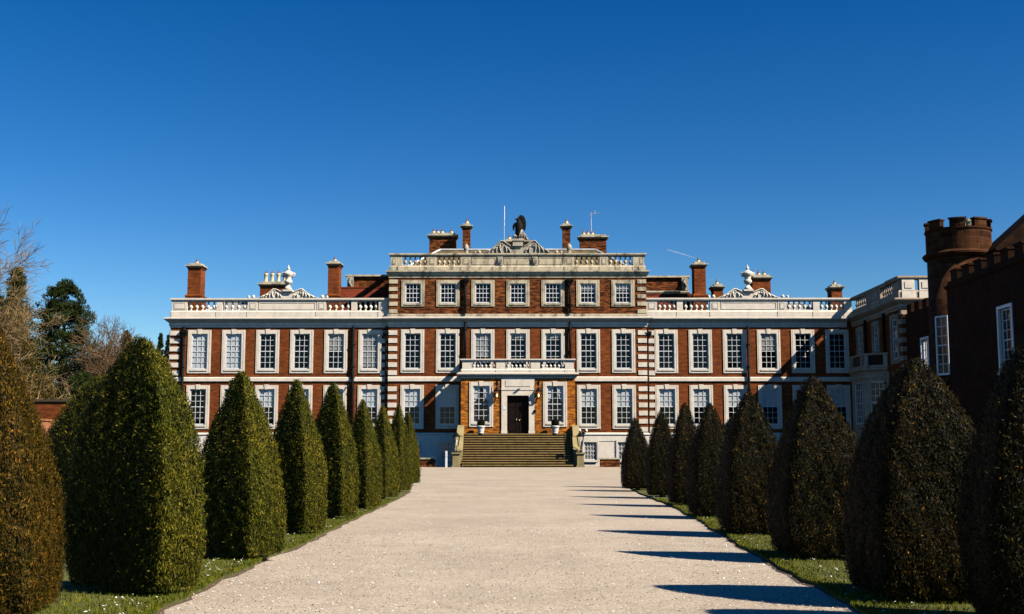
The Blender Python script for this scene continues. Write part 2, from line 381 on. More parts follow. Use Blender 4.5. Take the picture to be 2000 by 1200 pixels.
PROF_BULLET = [(0,.78),(.03,.85),(.1,.92),(.22,.985),(.35,1),(.5,.955),(.63,.87),(.75,.74),(.85,.55),(.92,.38),(.97,.2),(1,.05)]
PROF_CONE = [(0,.88),(.03,.94),(.1,.99),(.2,1),(.35,.955),(.5,.83),(.65,.64),(.8,.40),(.9,.24),(.96,.14),(1,.04)]
def yew(px, py, h, w, dp, rz, count, mat, blend, label, leaf=.05, seed=0):
    rng = np.random.default_rng(100+seed)
    t = thing('topiary_tree', (px,py,.045), label, 'topiary tree', 'clipped yew cones lining the drive', R(rz))
    ts = np.linspace(0,1,41)
    ra = np.interp(ts,*zip(*PROF_BULLET))*(1-blend) + np.interp(ts,*zip(*PROF_CONE))*blend
    ph = rng.uniform(0,6.28,12)
    def lump(a, t_): return 1 + .012*np.sin(3*a+ph[0]+5*t_) + .012*np.sin(5*a-7*t_+ph[1]) + .018*np.sin(11*t_+ph[2]+2*a) + .01*np.sin(17*a+23*t_+ph[3])
    def surf(a, t_, off):
        c, s_ = np.cos(a), np.sin(a); n_ = 15.0 - 8*t_
        k = (np.abs(c)**n_ + np.abs(s_)**n_)**(-1/n_)
        r = np.interp(t_, ts, ra)*w/2*lump(a,t_)*k + off
        return np.stack([r*c, (r-off)*s_*dp + off*s_, .06 + t_*(h-.06)],1), k
    # sample by area
    pt = np.interp(ts, ts, ra) + .06; cdf = np.cumsum(pt); cdf = (cdf-cdf[0])/(cdf[-1]-cdf[0])
    tt = np.interp(rng.uniform(0,1,count), cdf, ts)
    # even perimeter sampling of the rounded square
    aa = np.linspace(0,2*np.pi,721); q,_ = surf(aa, np.full(721,.35), 0); ds = np.r_[0,np.cumsum(np.linalg.norm(np.diff(q,axis=0),axis=1))]
    a = np.interp(rng.uniform(0,ds[-1],count), ds, aa)
    e = 1e-3
    P,_ = surf(a,tt,0); Pa,_ = surf(a+e,tt,0); Pt,_ = surf(a,np.minimum(tt+e,1.001),0)
    N_ = np.cross(Pa-P, Pt-P); N_ /= np.maximum(np.linalg.norm(N_,axis=1,keepdims=True),1e-9)
    clump = .5+.5*np.sin(P[:,0]*23+ph[4]+3*np.sin(P[:,2]*9))*np.sin(P[:,1]*21+ph[5])*np.sin(P[:,2]*19+ph[6])
    P = P + N_*(rng.normal(0,.016,count)+ (.05*(clump-.5)))[:,None]
    up = np.array([[0,0,1.]])
    D = up*rng.uniform(.1,1,count)[:,None] + N_*rng.uniform(-.1,.26,count)[:,None] + rng.normal(0,.34,(count,3))*(1-.6*np.abs(N_))
    Nn = N_ + rng.normal(0,.2,(count,3)); Nn /= np.linalg.norm(Nn,axis=1,keepdims=True)
    stray = rng.uniform(0,1,count) < .007
    P[stray] += N_[stray]*rng.uniform(.02,.07,stray.sum())[:,None]; D[stray] = N_[stray] + up*.6
    tint = np.clip(rng.beta(2,2.6,count)*.8 + .3*(clump-.3)*.6 + .12*rng.normal(0,1,count), 0, 1)
    A, Tt = np.meshgrid(np.linspace(0,2*np.pi,49)[:-1], np.linspace(0,.985,30)); cv,_ = surf(A.ravel(), Tt.ravel(), -.045)
    cf = [(i*48+k, i*48+(k+1)%48, (i+1)*48+(k+1)%48, (i+1)*48+k) for i in range(29) for k in range(48)]
    me = leaf_mesh(P, D, Nn, rng.uniform(.7,1.4,count)*leaf, rng.uniform(.7,1.3,count)*leaf*.30, tint, (cv, cf))
    mesh_obj('crown', me, mat, t)
    MB().tube([(0,0,-.05),(.01,0,.15),(0,.01,.4)], [.09,.075,.06], 8).build('trunk', 'bark_dark', t, local=True)
    return t
YEWS = [  # x, y, height, width, turn, leaves, material, sharpness, label, leaf size
 (-4.63,10.3,2.6,1.24,1.0,8,95700,'yew_rust',1.05,'rusty orange-brown yew cone nearest the camera, at the sunlit verge edge',0.034),
 (-3.82,12.05,2.52,1.43,0.42,-30,111650,'yew_green',0.3,'broadest dark green yew cone of the sunlit row, behind the rusty one',0.036),
 (-3.66,15.8,2.42,1.08,0.66,-30,66990,'yew_green',0.85,'second dark green yew cone from the camera in the sunlit row, olive lit side',0.037),
 (-3.76,20.3,2.57,1.00,0.62,-30,47850,'yew_green',0.85,'third dark green yew cone from the camera in the sunlit row',0.038),
 (-3.82,24.7,2.78,1.03,0.55,-30,41470,'yew_green',0.75,'fourth green yew cone in the sunlit row, browner with a slim pointed top',0.04),
 (-3.70,28.6,2.57,0.78,0.85,-30,28710,'yew_green',0.7,'fifth green yew cone from the camera in the sunlit row',0.042),
 (-3.83,34.0,2.64,0.78,0.95,-30,23925,'yew_green',0.85,'sixth green yew cone from the camera in the sunlit row',0.044),
 (-3.94,39.6,2.87,0.76,0.95,-30,20735,'yew_green',0.9,'last but one slim yew cone in the sunlit row towards the house',0.046),
 (-4.38,48.0,2.86,0.78,0.95,-33,19140,'yew_green',0.85,'last and slimmest yew cone in the sunlit row, close to the house',0.048),
 (-6.50,18.7,2.56,1.60,0.9,-30,47850,'yew_green',0.4,'yew cone set back behind the broadest one, before the garden wall',0.04),
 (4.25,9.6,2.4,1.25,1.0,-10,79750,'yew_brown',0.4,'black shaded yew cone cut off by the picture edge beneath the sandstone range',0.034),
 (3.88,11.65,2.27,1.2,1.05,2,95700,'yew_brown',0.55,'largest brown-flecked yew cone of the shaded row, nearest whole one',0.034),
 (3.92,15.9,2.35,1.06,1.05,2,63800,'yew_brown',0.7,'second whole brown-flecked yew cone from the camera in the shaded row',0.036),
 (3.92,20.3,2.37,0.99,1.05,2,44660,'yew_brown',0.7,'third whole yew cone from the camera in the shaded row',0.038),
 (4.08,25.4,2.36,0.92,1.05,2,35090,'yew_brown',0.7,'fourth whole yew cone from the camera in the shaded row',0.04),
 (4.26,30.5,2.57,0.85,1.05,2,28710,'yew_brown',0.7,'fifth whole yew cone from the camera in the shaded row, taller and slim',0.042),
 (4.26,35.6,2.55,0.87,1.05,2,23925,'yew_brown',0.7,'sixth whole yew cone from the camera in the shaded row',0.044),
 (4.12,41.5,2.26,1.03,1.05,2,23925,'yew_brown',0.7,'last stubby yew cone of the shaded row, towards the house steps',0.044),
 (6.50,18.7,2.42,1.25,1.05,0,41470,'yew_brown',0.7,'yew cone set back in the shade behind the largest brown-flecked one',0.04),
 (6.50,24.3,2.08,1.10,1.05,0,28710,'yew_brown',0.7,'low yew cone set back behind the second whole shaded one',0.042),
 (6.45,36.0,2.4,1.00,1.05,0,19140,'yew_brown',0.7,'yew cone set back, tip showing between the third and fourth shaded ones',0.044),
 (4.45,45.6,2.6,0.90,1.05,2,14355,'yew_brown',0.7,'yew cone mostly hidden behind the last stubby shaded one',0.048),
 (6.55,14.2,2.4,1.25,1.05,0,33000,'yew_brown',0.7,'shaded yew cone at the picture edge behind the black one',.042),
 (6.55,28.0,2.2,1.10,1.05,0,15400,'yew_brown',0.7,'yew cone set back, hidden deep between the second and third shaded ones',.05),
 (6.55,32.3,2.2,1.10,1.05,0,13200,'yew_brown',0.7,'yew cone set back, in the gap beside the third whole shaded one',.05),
 (6.35,8.6,2.75,1.50,0.95,-15,17600,'yew_brown',0.3,'unseen broad yew cone, added to shade the black one beside it',.06),  # out of view; added so that its shadow darkens the black yew
]
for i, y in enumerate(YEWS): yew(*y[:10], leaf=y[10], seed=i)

# grass blades and petals close to the camera
def scatter_grass():
    n = 60000
    side = np.where(RNG.uniform(size=n) < .5, -1, 1); y = 8 + 26*RNG.uniform(0,1,n)**1.7
    el = np.array(EDGE_L); er = np.array(EDGE_R)
    edge = np.where(side < 0, -np.interp(y, el[:,1], el[:,0]), np.interp(y, er[:,1], er[:,0]))
    x = side*(edge - .03 + 1.5*RNG.uniform(0,1,n)**1.6)
    P = np.stack([x, y, np.full(n,.045)+.012],1)
    D = np.stack([RNG.normal(0,.45,n), RNG.normal(0,.45,n), np.ones(n)],1); Nn = rand_unit(n)
    me = leaf_mesh(P, D, Nn, RNG.uniform(.03,.065,n), RNG.uniform(.005,.009,n), np.clip(RNG.beta(2,2,n),0,1))
    tag(mesh_obj('grass', me, 'grass'), 'short green grass along the edges of the drive', None, None, 'stuff')
scatter_grass()
def scatter_petals():
    n = 3600; y = 7.5 + 45*RNG.uniform(0,1,n)**2.0
    el = np.array(EDGE_L); er = np.array(EDGE_R)
    L_ = np.interp(y, el[:,1], el[:,0]); R_ = np.interp(y, er[:,1], er[:,0])
    u = RNG.beta(.42,.5,n); x = L_ - .5 + u*(R_-L_+1.0)
    z = np.where((x < L_) | (x > R_), .075, .008) + RNG.uniform(0,.006,n)
    P = np.stack([x,y,z],1); D = rand_unit(n); D[:,2] *= .25; Nn = rand_unit(n)*.35 + np.array([[0,0,1]])
    Nn /= np.linalg.norm(Nn,axis=1,keepdims=True)
    me = leaf_mesh(P, D, Nn, RNG.uniform(.014,.034,n), RNG.uniform(.012,.024,n), np.full(n,.5))
    tag(mesh_obj('petals', me, 'petal'), 'white fallen petals scattered over gravel and grass', None, None, 'stuff')
scatter_petals()
def scatter_stones():
    n = 16000; y = 8 + 14*RNG.uniform(0,1,n)**1.5; x = RNG.uniform(-3.4,3.3,n)
    P = np.stack([x,y,RNG.uniform(.002,.008,n)],1); D = rand_unit(n); D[:,2] *= .4; Nn = rand_unit(n)*.6 + np.array([[0,0,1]]); Nn /= np.linalg.norm(Nn,axis=1,keepdims=True)
    me = leaf_mesh(P, D, Nn, RNG.uniform(.010,.020,n), RNG.uniform(.010,.017,n), RNG.uniform(0,1,n))
    tag(mesh_obj('gravel_stones', me, 'stones'), 'loose pebbles lying on the drive', None, None, 'stuff')
M['stones'] = foliage('loose_stones', [(0,(.24,.18,.12)),(.5,(.46,.38,.29)),(1,(.72,.63,.53))], .9)
scatter_stones()

# ------------------------------------------------------------------ mansion
YW, YM, YP = 102.5, 102.15, 99.5          # wing, main block and portico fronts
XL, XM, XR, YE = -30.0, 11.1, 28.9, 89.3
MAN = thing('mansion', (0,YM,0), 'long red brick mansion with white window surrounds, balustrades and chimneys', 'mansion')
def south(Y): return lambda a, d, z: (a, Y+d, z)
def west(X): return lambda a, d, z: (X+d, a, z)
OW, OH = 1.38, 3.05                        # tall window opening
W1, W0 = 8.27, 3.50                        # opening sills, first and ground floor
WT, TH, TW = 13.94, 1.70, 1.34             # attic storey windows
mainx = [3.02*k + .04 for k in range(-3,4)]
leftx = [-(12.72 + 2.945*k) for k in range(6)][::-1]; rightx = [12.8 + 2.94*k for k in range(6)]
def hole(x, z, w=OW, h=OH): return (x-w/2, x+w/2, z, z+h)
basex = [-9.0,-6.0,6.18,9.05]
# walls
b = MB(); b.wall(south(YM), -XM, XM, 2.75, 12.4, [hole(x,W1) for x in mainx] + [hole(x,W0) for x in mainx if abs(x) > 5], .45)
b.build('wall', 'brick', MAN)
b = MB(); b.wall(south(YM), -XM, XM, 12.4, 16.9, [hole(x,WT,TW,TH) for x in mainx], .45)
for sx in (-1,1): b.box(sx*XM-(0 if sx<0 else .4), sx*XM+(.4 if sx<0 else 0), YM+.45, 114, 12.4, 16.9)
b.box(-XM,XM,113.6,114,0,16.9); b.build('attic_wall', 'brick_old', MAN)
b = MB(); b.wall(south(YW), XL, -XM, 2.75, 12.4, [hole(x,z) for x in leftx for z in (W1,W0)], .45)
b.box(XL, XL+.4, YW+.45, 112, 0, 12.4); b.box(XL,-XM,111.6,112,0,12.4); b.build('wall', 'brick', MAN)
b = MB(); b.wall(south(YW), XM, XR, 2.75, 12.4, [hole(x,z) for x in rightx for z in (W1,W0)], .45)
b.box(XM,38,111.6,112,0,12.4); b.build('wall', 'brick', MAN)
eastwin = [100.4, 95.9, 91.1]
b = MB(); b.wall(west(XR), YE, YW, 0, 12.4, [(y-OW/2,y+OW/2,W1,W1+OH) for y in eastwin], .45)
b.wall(south(YE), XR+.45, 38, 0, 12.4, [], .45); b.box(37.6,38,YE+.45,112,0,12.4); b.build('wall', 'brick', MAN)
# plinth
b = MB(); PB = [(x-.55,x+.55,.5,2.02) for x in basex]
b.wall(south(YM-.1), -XM-.1, XM+.1, 0, 2.7, PB, .55)
b.wall(south(YW-.1), XL-.1, -XM-.1, 0, 2.7, [], .55); b.wall(south(YW-.1), XM+.1, XR, 0, 2.7, [], .55)
b.mold([(XL,112),(XL,YW),(-XM,YW),(-XM,YM),(XM,YM),(XM,YW),(XR,YW)], [(0,2.6),(.1,2.6),(.16,2.64),(.16,2.74),(0,2.82)])
for x in (-7.5,7.6):                                        # raised frames between the basement windows
    for q in ((x-.75,x-.68,.6,2.1),(x+.68,x+.75,.6,2.1),(x-.75,x+.75,2.1,2.17)): b.box(q[0],q[1],YM-.135,YM-.1,q[2],q[3])
b.build('plinth', 'plinth_paint', MAN)
# floors/ceilings keep the rooms dark
b = MB()
for z in (2.2, 7.3, 12.35):
    b.box(-XM+.02,XM-.02,YM+.5,113.5,z,z+.2); b.box(XL+.45,-XM-.02,YW+.5,111.5,z,z+.2); b.box(XM+.02,37.5,YW+.5,111.5,z,z+.2); b.box(XR+.5,37.5,YE+.5,YW+.4,z,z+.2)
for x in (-26,-23,-20,-17,-14.2,-11,-7.5,-4.5,-1.5,1.6,4.6,7.6,11,14.3,17.2,20.2,23.1,26.1): b.box(x-.06,x+.06,YW+.5,111.5,0,12.3)
b.box(XL+.45,37,106,106.1,0,12.3); b.box(-XM+.5,XM-.5,106.2,106.3,12.4,16.7); b.build('inner_walls', 'room', MAN)
# string course, cornices
FRONT = [(XL,112),(XL,YW),(-XM,YW),(-XM,YM),(XM,YM),(XM,YW),(XR,YW),(XR,92.2),(XR-.15,92.2),(XR-.15,YE),(38,YE)]
b = MB(); b.mold(FRONT[:3], [(0,7.17),(.09,7.17),(.12,7.22),(.12,7.5),(.08,7.56),(0,7.58)])
b.mold(FRONT[3:5], [(0,7.15),(.09,7.15),(.12,7.2),(.12,7.52),(.08,7.58),(0,7.6)]); b.mold(FRONT[5:7], [(0,7.17),(.09,7.17),(.12,7.22),(.12,7.5),(.08,7.56),(0,7.58)])
b.build('string_course', 'white_stone', MAN)
CORN = [(0,11.86),(.05,11.86),(.07,12.02),(.12,12.06),(.12,12.26),(.2,12.30),(.26,12.36),(.42,12.48),(.48,12.56),(.5,12.58),(.5,12.68),(.2,12.74),(-.3,12.74),(-.3,11.86)]
b = MB(); b.mold(FRONT[:6]+[(XR-.52,YW)], CORN); b.build('cornice', 'white_stone', MAN)
b = MB(); b.mold([(XR,YW-.001)]+FRONT[7:], CORN); b.build('cornice', 'shaded_white_stone', MAN)
TOPP = [(-XM,113.9),(-XM,YM),(XM,YM),(XM,113.9)]
b = MB(); b.mold(TOPP, [(0,12.745),(.10,12.745),(.10,12.95),(.04,12.99),(0,12.99)]); b.build('stone_band', 'weathered', MAN)
b = MB(); b.mold(TOPP, [(0,16.14),(.05,16.14),(.07,16.3),(.13,16.34),(.22,16.5),(.28,16.62),(.3,16.64),(.3,16.74),(.05,16.78),(-.4,16.78),(-.4,16.14)]); b.build('cornice', 'weathered', MAN)
# quoins
def quoins(xa, xb, Y, zs, h, mat, out=.06, side=None):
    if any(z < 7 for z in zs) and any(z > 7 for z in zs):
        quoins(xa,xb,Y,[z for z in zs if z < 7],h,mat,out,side); zs = [z for z in zs if z > 7]
    b = MB()
    for z in zs:
        b.box(xa, xb, Y-out, Y+.02, z, z+h)
        if side is not None: b.box(side-out if side == xa else side-.02, side+.02 if side == xa else side+out, Y+.021, Y+.5, z, z+h)
    b.build('quoins', mat, MAN)
zlow = [2.9+.69*k for k in range(13) if not 6.75 < 2.9+.69*k < 7.6]; ztop = [13.06+.645*k for k in range(5)]
for s in (-1,1):
    xa, xb = (-XM,-XM+.76) if s < 0 else (XM-.76,XM)
    quoins(xa,xb,YM,zlow,.40,'white_stone',.06); quoins(xa,xb,YM,ztop,.34,'weathered',.06)
    xa, xb = (-XM-.72,-XM-.1) if s < 0 else (XM+.1,XM+.72)
    quoins(xa,xb,YW,zlow,.40,'white_stone',.05)
quoins(XL,XL+.85,YW,zlow,.40,'white_stone',.08,XL)
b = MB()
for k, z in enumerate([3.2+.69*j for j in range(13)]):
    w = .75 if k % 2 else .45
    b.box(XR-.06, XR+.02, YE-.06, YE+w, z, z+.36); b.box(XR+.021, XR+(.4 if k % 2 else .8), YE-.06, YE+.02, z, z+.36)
b.build('quoins', 'shaded_white_stone', MAN)

# ------------------------------------------------------------------ windows: one of each kind, copied
def sash_mb(w, h, cols, rows, y=.06, fr=.075, bar=.032, meet=True):
    b = MB(); a = w/2
    b.box(-a,-a+fr,y-.03,y+.05,0,h).box(a-fr,a,y-.03,y+.05,0,h).box(-a+fr,a-fr,y-.03,y+.05,0,fr*1.2).box(-a+fr,a-fr,y-.03,y+.05,h-fr,h)
    for i in range(1,cols): x = -a+fr+(w-2*fr)*i/cols; b.box(x-bar/2,x+bar/2,y-.015,y+.02,fr*1.2,h-fr)
    for j in range(1,rows):
        z = fr*1.2+(h-2.2*fr)*j/rows; q = bar*.9 if meet and j*2 == rows else bar/2
        b.box(-a+fr,a-fr,y-.018,y+.023,z-q,z+q)
    return b
def make_window(w, h, cols, rows, surround, blind=None, blind_mat='blind', keystone=True, mat='white_stone', curtain=False, drop=0):
    sw, st, sb = surround
    win = MB(); a = w/2
    win.box(-a-sw,-a,-.07,.0,-sb,h+st).box(a,a+sw,-.07,.0,-sb,h+st).box(-a,a,-.07,.0,h,h+st).box(-a,a,-.07,0,-sb,0)
    for e in (-1,1): win.box(e*(a+sw*.62)-.02,e*(a+sw*.62)+.02,-.085,-.0705,-sb+.03,h+st-.03)
    win.box(-a-.06,a+.06,-.13,-.0702,-.16,-.06)                                  # sill shelf
    if keystone: win.prism([(-.15,h-.03),(.15,h-.03),(.2,h+st+.06),(-.2,h+st+.06)], -.12, -.0704)
    o = win.build('window', mat, MAN, local=True)
    sash_mb(w,h,cols,rows).build('sash', 'white_paint', o, local=True)
    MB().box(-a+.03,a-.03,.075,.08,.03,h-.03).build('pane', 'glass', o, local=True)
    if blind:
        z0, z1 = blind; MB().box(-a+.05,a-.05,.095,.105,h*z0+.04,h*z1-.04).build('blind', blind_mat, o, local=True)
    if curtain:
        for e in (-1,1):
            MB().prism([(e*(a-.03),.05),(e*.28,.05),(e*.42,h*.45),(e*.12,h*.97),(e*(a-.03),h*.97)], .14,.17).build('curtain', 'curtain', o, local=True)
        for e in (-1,1): MB().prism([(e*(a-.03),h*.55),(e*.40,h*.62),(e*.08,h*.98),(e*(a-.03),h*.98)], .10,.115).build('blind', 'blind', o, local=True)
    return o
TS = (.31,.33,.36); AS = (.33,.30,.30)
PROTO = {
 'dark': make_window(OW,OH,3,6,TS), 'half': make_window(OW,OH,3,6,TS,(.5,1)), 'full': make_window(OW,OH,3,6,TS,(0,1)),
 'greyhalf': make_window(OW,OH,3,6,TS,(.52,1),'blind_grey'), 'greyfull': make_window(OW,OH,3,6,TS,(.05,1),'blind_grey'),
 'greymost': make_window(OW,OH,3,6,TS,(.34,1),'blind_grey'), 'top': make_window(OW,OH,3,6,TS,(.85,1),'blind_grey'),
 'plum': make_window(OW,OH,3,6,TS,None,'blind',True,'white_stone',True),
 'attic': make_window(TW,TH,4,4,AS,None,'blind',False,'weathered'), 'attic_blind': make_window(TW,TH,4,4,AS,(.6,1),'blind_grey',False,'weathered'),
 'east': make_window(OW,OH,3,6,TS,None,'blind',True,'shaded_white_stone'),
 'base': make_window(1.1,1.52,4,4,(.16,.16,.1),(0,1),'blind_grey',False,'plinth_paint'),
}
used = set()
def window(kind, x, y, z, rz=0):
    p = PROTO[kind]; loc = Vector((x,y,z)) - MAN.location
    if kind not in used: used.add(kind); o = p
    else: o = copy_tree(p, MAN)
    o.location = loc; o.rotation_euler.z = rz
    return o
for x, k in zip(leftx, ['full','full','dark','dark','greyhalf','greyfull']): window(k,x,YW,W1)
for x, k in zip(leftx, ['dark','half','half','full','full','half']): window(k,x,YW,W0)
for x, k in zip(mainx, ['dark','dark','greymost','top','top','dark','dark']): window(k,x,YM,W1)
for x in mainx:
    if abs(x) > 5: window('half',x,YM,W0)
for x, k in zip(mainx, ['attic']*5+['attic_blind']*2): window(k,x,YM,WT)
for x, k in zip(rightx, ['dark','dark','dark','greyhalf','dark','dark']): window(k,x,YW,W1)
for x, k in zip(rightx, ['half','half','half','half','dark','half']): window(k,x,YW,W0)
for x in basex: window('base',x,YM-.1,.5)
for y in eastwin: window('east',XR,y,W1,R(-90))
for x in (-3.02,3.12): window('plum',x,YP,3.62)

# ------------------------------------------------------------------ balustrades
BAL = [(.075,0),(.075,.05),(.05,.08),(.045,.12),(.085,.22),(.115,.31),(.105,.38),(.065,.52),(.048,.66),(.06,.70),(.05,.73),(.075,.76),(.075,.80)]
balmesh = {}
def balustrade(path, z0, zb, zt, z1, zones, peds, panels, mat, pt, depth=.42, r=1.0, parent=MAN):
    """z0 base, zb baluster foot, zt baluster head, z1 top of rail; pt(a,d) -> x,y"""
    rail = MB(); rail.mold(path, [(0,zt),(.06,zt),(.10,zt+.05),(.10,zt+.11),(.15,zt+.14),(.15,z1),(-depth-.08,z1),(-depth-.08,zt+.14),(-depth,zt)])
    rail.mold(path, [(.0,z0),(.1,z0),(.1,zb-.12),(.05,zb-.06),(.0,zb),(-depth,zb),(-depth,z0)])
    o = rail.build('balustrade', mat, parent)
    def bx(bm, a0, a1, d0, d1, za, zc, m=0):
        p = [pt(a0,d0),pt(a1,d0),pt(a1,d1),pt(a0,d1)]
        bm.add([(*q,za) for q in p]+[(*q,zc) for q in p], [(0,3,2,1),(4,5,6,7),(0,1,5,4),(1,2,6,5),(2,3,7,6),(3,0,4,7)], m)
    for a0, a1, pan in peds:
        bm = MB(); bx(bm,a0,a1,-.03,depth,zb-.02,zt+.01); bx(bm,a0-.05,a1+.05,-.13,-.031,z0,zb-.1)
        if pan:
            f = .16*min(1,(a1-a0)/.7)
            for q in ((a0+f,a1-f,zb+.1,zb+.14),(a0+f,a1-f,zt-.14,zt-.1),(a0+f,a0+f+.04,zb+.1401,zt-.1401),(a1-f-.04,a1-f,zb+.1401,zt-.1401)): bx(bm,q[0],q[1],-.06,-.0305,q[2],q[3])
            bx(bm,a0+f+.07,a1-f-.07,-.055,-.0305,zb+.18,zt-.18)
        bm.build('pedestal', mat, o)
    for a0, a1 in panels:
        bm = MB(); bx(bm,a0,a1,.0,depth-.05,zb-.02,zt+.01)
        f = .1
        for q in ((a0+f,a1-f,zb+.08,zb+.13),(a0+f,a1-f,zt-.13,zt-.08),(a0+f,a0+f+.05,zb+.1301,zt-.1301),(a1-f-.05,a1-f,zb+.1301,zt-.1301)): bx(bm,q[0],q[1],-.035,-.0005,q[2],q[3])
        bm.build('panel', mat, o)
    key = (mat, round(zt-zb,2), r)
    for a0, a1, n in zones:
        for i in range(n):
            a = a0 + (a1-a0)*(i+.5)/n; x, y = pt(a, depth*.45)
            if key not in balmesh:
                k = (zt-zb)/.8; bb = MB().lathe(0,0,[(q*r,z*k) for q,z in BAL],10).build('baluster', mat, o, True, True); balmesh[key] = bb.data
            else:
                bb = bpy.data.objects.new('baluster', balmesh[key]); COL.objects.link(bb); bb.parent = o
            bb.location = Vector((x,y,zb)) - world_loc(o)
    return o
z = (12.745,13.34,14.14,14.42)
balustrade([(XL+.05,111.5),(XL+.05,YW+.05),(-XM-.02,YW+.05)], *z, [(-28.6,-26.08,5),(-25.55,-23.4,4),(-16.55,-14.42,4),(-13.88,-12.05,4)],
           [(-29.93,-28.62,True),(-26.05,-25.57,False),(-23.37,-22.5,True),(-17.4,-16.58,True),(-14.4,-13.9,False),(-12.02,-11.2,True)], [(-22.49,-17.41)], 'white_stone', lambda a,d:(a,YW+.05+d), r=1.5)
balustrade([(XM+.02,YW+.05),(XR+.04,YW+.05)], *z, [(12.08,13.76,4),(14.32,16.64,5),(23.27,25.54,5),(26.12,28.2,5)],
           [(11.15,12.06,True),(13.78,14.3,False),(16.66,17.5,True),(22.5,23.25,True),(25.56,26.1,False),(28.22,28.88,False)], [(17.51,22.49)], 'white_stone', lambda a,d:(a,YW+.05+d), r=1.5)
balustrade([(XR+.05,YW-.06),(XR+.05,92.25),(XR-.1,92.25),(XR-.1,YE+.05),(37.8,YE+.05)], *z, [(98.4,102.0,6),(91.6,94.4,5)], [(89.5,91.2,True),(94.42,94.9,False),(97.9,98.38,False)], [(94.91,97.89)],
           'shaded_white_stone', lambda a,d:(XR+.03+d, a), r=1.35)
b = MB()
for x0, x1 in ((29.0,29.95),(30.3,31.4)):
    b.box(x0,x1,YE-.01,YE+.4,13.30,14.15); b.box(x0+.2,x1-.2,YE-.05,YE-.0105,13.5,13.98); b.box(x0-.06,x1+.06,YE-.12,YE-.052,12.75,13.25)
b.box(31.4,37.8,YE+.05,YE+.4,13.30,14.15); b.build('pedestal', 'white_stone', MAN)
zt_ = (16.785,17.22,18.02,18.28)
balustrade([(-XM+.1,113.5),(-XM+.1,YM+.05),(XM-.1,YM+.05),(XM-.1,113.5)], *zt_,
           [(-9.95,-7.82,5),(-7.0,-4.9,5),(4.9,7.1,5),(7.86,10.0,5)],
           [(-10.97,-10.42,True),(-10.41,-9.97,False),(-7.8,-7.02,True),(-4.88,-4.06,True),(4.06,4.88,True),(7.12,7.84,True),(10.02,10.43,False),(10.44,10.97,True)],
           [(-4.05,-1.78),(-1.25,1.25),(1.78,4.05)], 'weathered', lambda a,d:(a,YM+.05+d), r=1.35)
for x in (-1.515,1.515):                     # carved brackets between the panels
    b = MB(); b.box(x-.25,x+.25,YM+.0,YM+.4,17.22,18.02); b.taper(x,YM-.03,17.35,17.95,.14,.12,.34,.16)
    for k in range(4): b.tube([(x-.12+.08*k,YM-.1,17.4),(x-.15+.1*k,YM-.14,17.65),(x-.12+.08*k,YM-.1,17.92)], [.02,.045,.02], 6)
    b.build('bracket', 'carved', MAN)
# scrolled crests above the balustrades
def crest(cx, Y, z0, half, peak_x, peak_z, in_x, in_z, ped_w, ped_z, mat):
    b = MB(); K = 14
    for s in (-1,1):
        out = []
        for i in range(K+1):
            u = i/K; x = half + (peak_x-half)*u; out.append((x, z0+.02+(peak_z-z0)*(u**1.25*(1-.15*math.sin(u*math.pi)))))
        for i in range(1,K+1):
            u = i/K; out.append((peak_x+(in_x-peak_x)*u, peak_z+(in_z-peak_z)*(1-math.cos(u*math.pi))/2 + .06*math.sin(u*math.pi)))
        poly = [(cx+s*x,zz) for x,zz in out] + [(cx+s*in_x, z0), (cx+s*half, z0)]
        b.prism(poly if s > 0 else poly[::-1], Y, Y+.3)
        rim = [(cx+s*x, Y-.03, zz) for x,zz in out]; b.tube(rim, [.03+.035*min(1,i/K) if i <= K else .065-.02*(i-K)/K for i in range(len(rim))], 6)
        H = peak_z - z0
        for k, (x0, x1, hh) in enumerate(((peak_x*.95,peak_x*1.0,.78),(peak_x*1.22,peak_x*1.12,.68),(peak_x*1.5,peak_x*1.28,.52),(peak_x*1.8,peak_x*1.5,.32),(peak_x*.68,peak_x*.78,.62),(peak_x*.45,peak_x*.62,.45))):
            pts = [(cx+s*(x0+(x1-x0)*u+.1*math.sin(u*3.1)*(1 if k<4 else -1)), Y-.06-.05*math.sin(u*3.1), z0+.03+H*hh*u) for u in (0,.3,.6,.85,1)]
            b.tube([(p_[0],p_[1]+.05,p_[2]) for p_ in pts], [.04,.07,.085,.06,.02], 6)
        e = [(cx+s*(peak_x*.95+.2*math.cos(t)*(1-t/9)), Y-.05, z0+H*.66+.2*math.sin(t)*(1-t/9)) for t in np.linspace(0,7.5,14)]
        b.tube(e, .035, 5)
        for k, q in enumerate((.35,.75)):
            b.lathe(cx+s*(half+q), Y+.12, [(.02,z0),(.13-.03*k,z0+.04),(.16-.04*k,z0+.16),(.09,z0+.28-.05*k),(.02,z0+.32-.06*k)], 8)
    b.box(cx-in_x, cx+in_x, Y+.01, Y+.34, z0, in_z)
    b.taper(cx, Y+.15, in_z-.02, ped_z-.14, ped_w*.86, .62, ped_w*.82, .6); b.box(cx-ped_w/2, cx+ped_w/2, Y-.22, Y+.52, ped_z-.14, ped_z)
    return b.build('crest', mat, MAN)
crest(-19.95,YW+.1,14.42,2.65,1.27,15.2,.42,14.95,.84,15.16,'white_stone')
crest(20.0,YW+.1,14.42,2.65,1.27,15.2,.42,14.95,.84,15.16,'white_stone')
crest(.03,YM+.1,18.28,3.0,1.5,19.38,.55,18.95,1.05,19.52,'carved')
for x in (-4.45,4.5):
    MB().lathe(x,YM+.25,[(.10,18.28),(.2,18.3),(.2,18.36),(.12,18.42),(.22,18.6),(.25,18.78),(.2,18.98),(.1,19.12),(.03,19.18)],10).build('finial', 'carved', MAN, True)

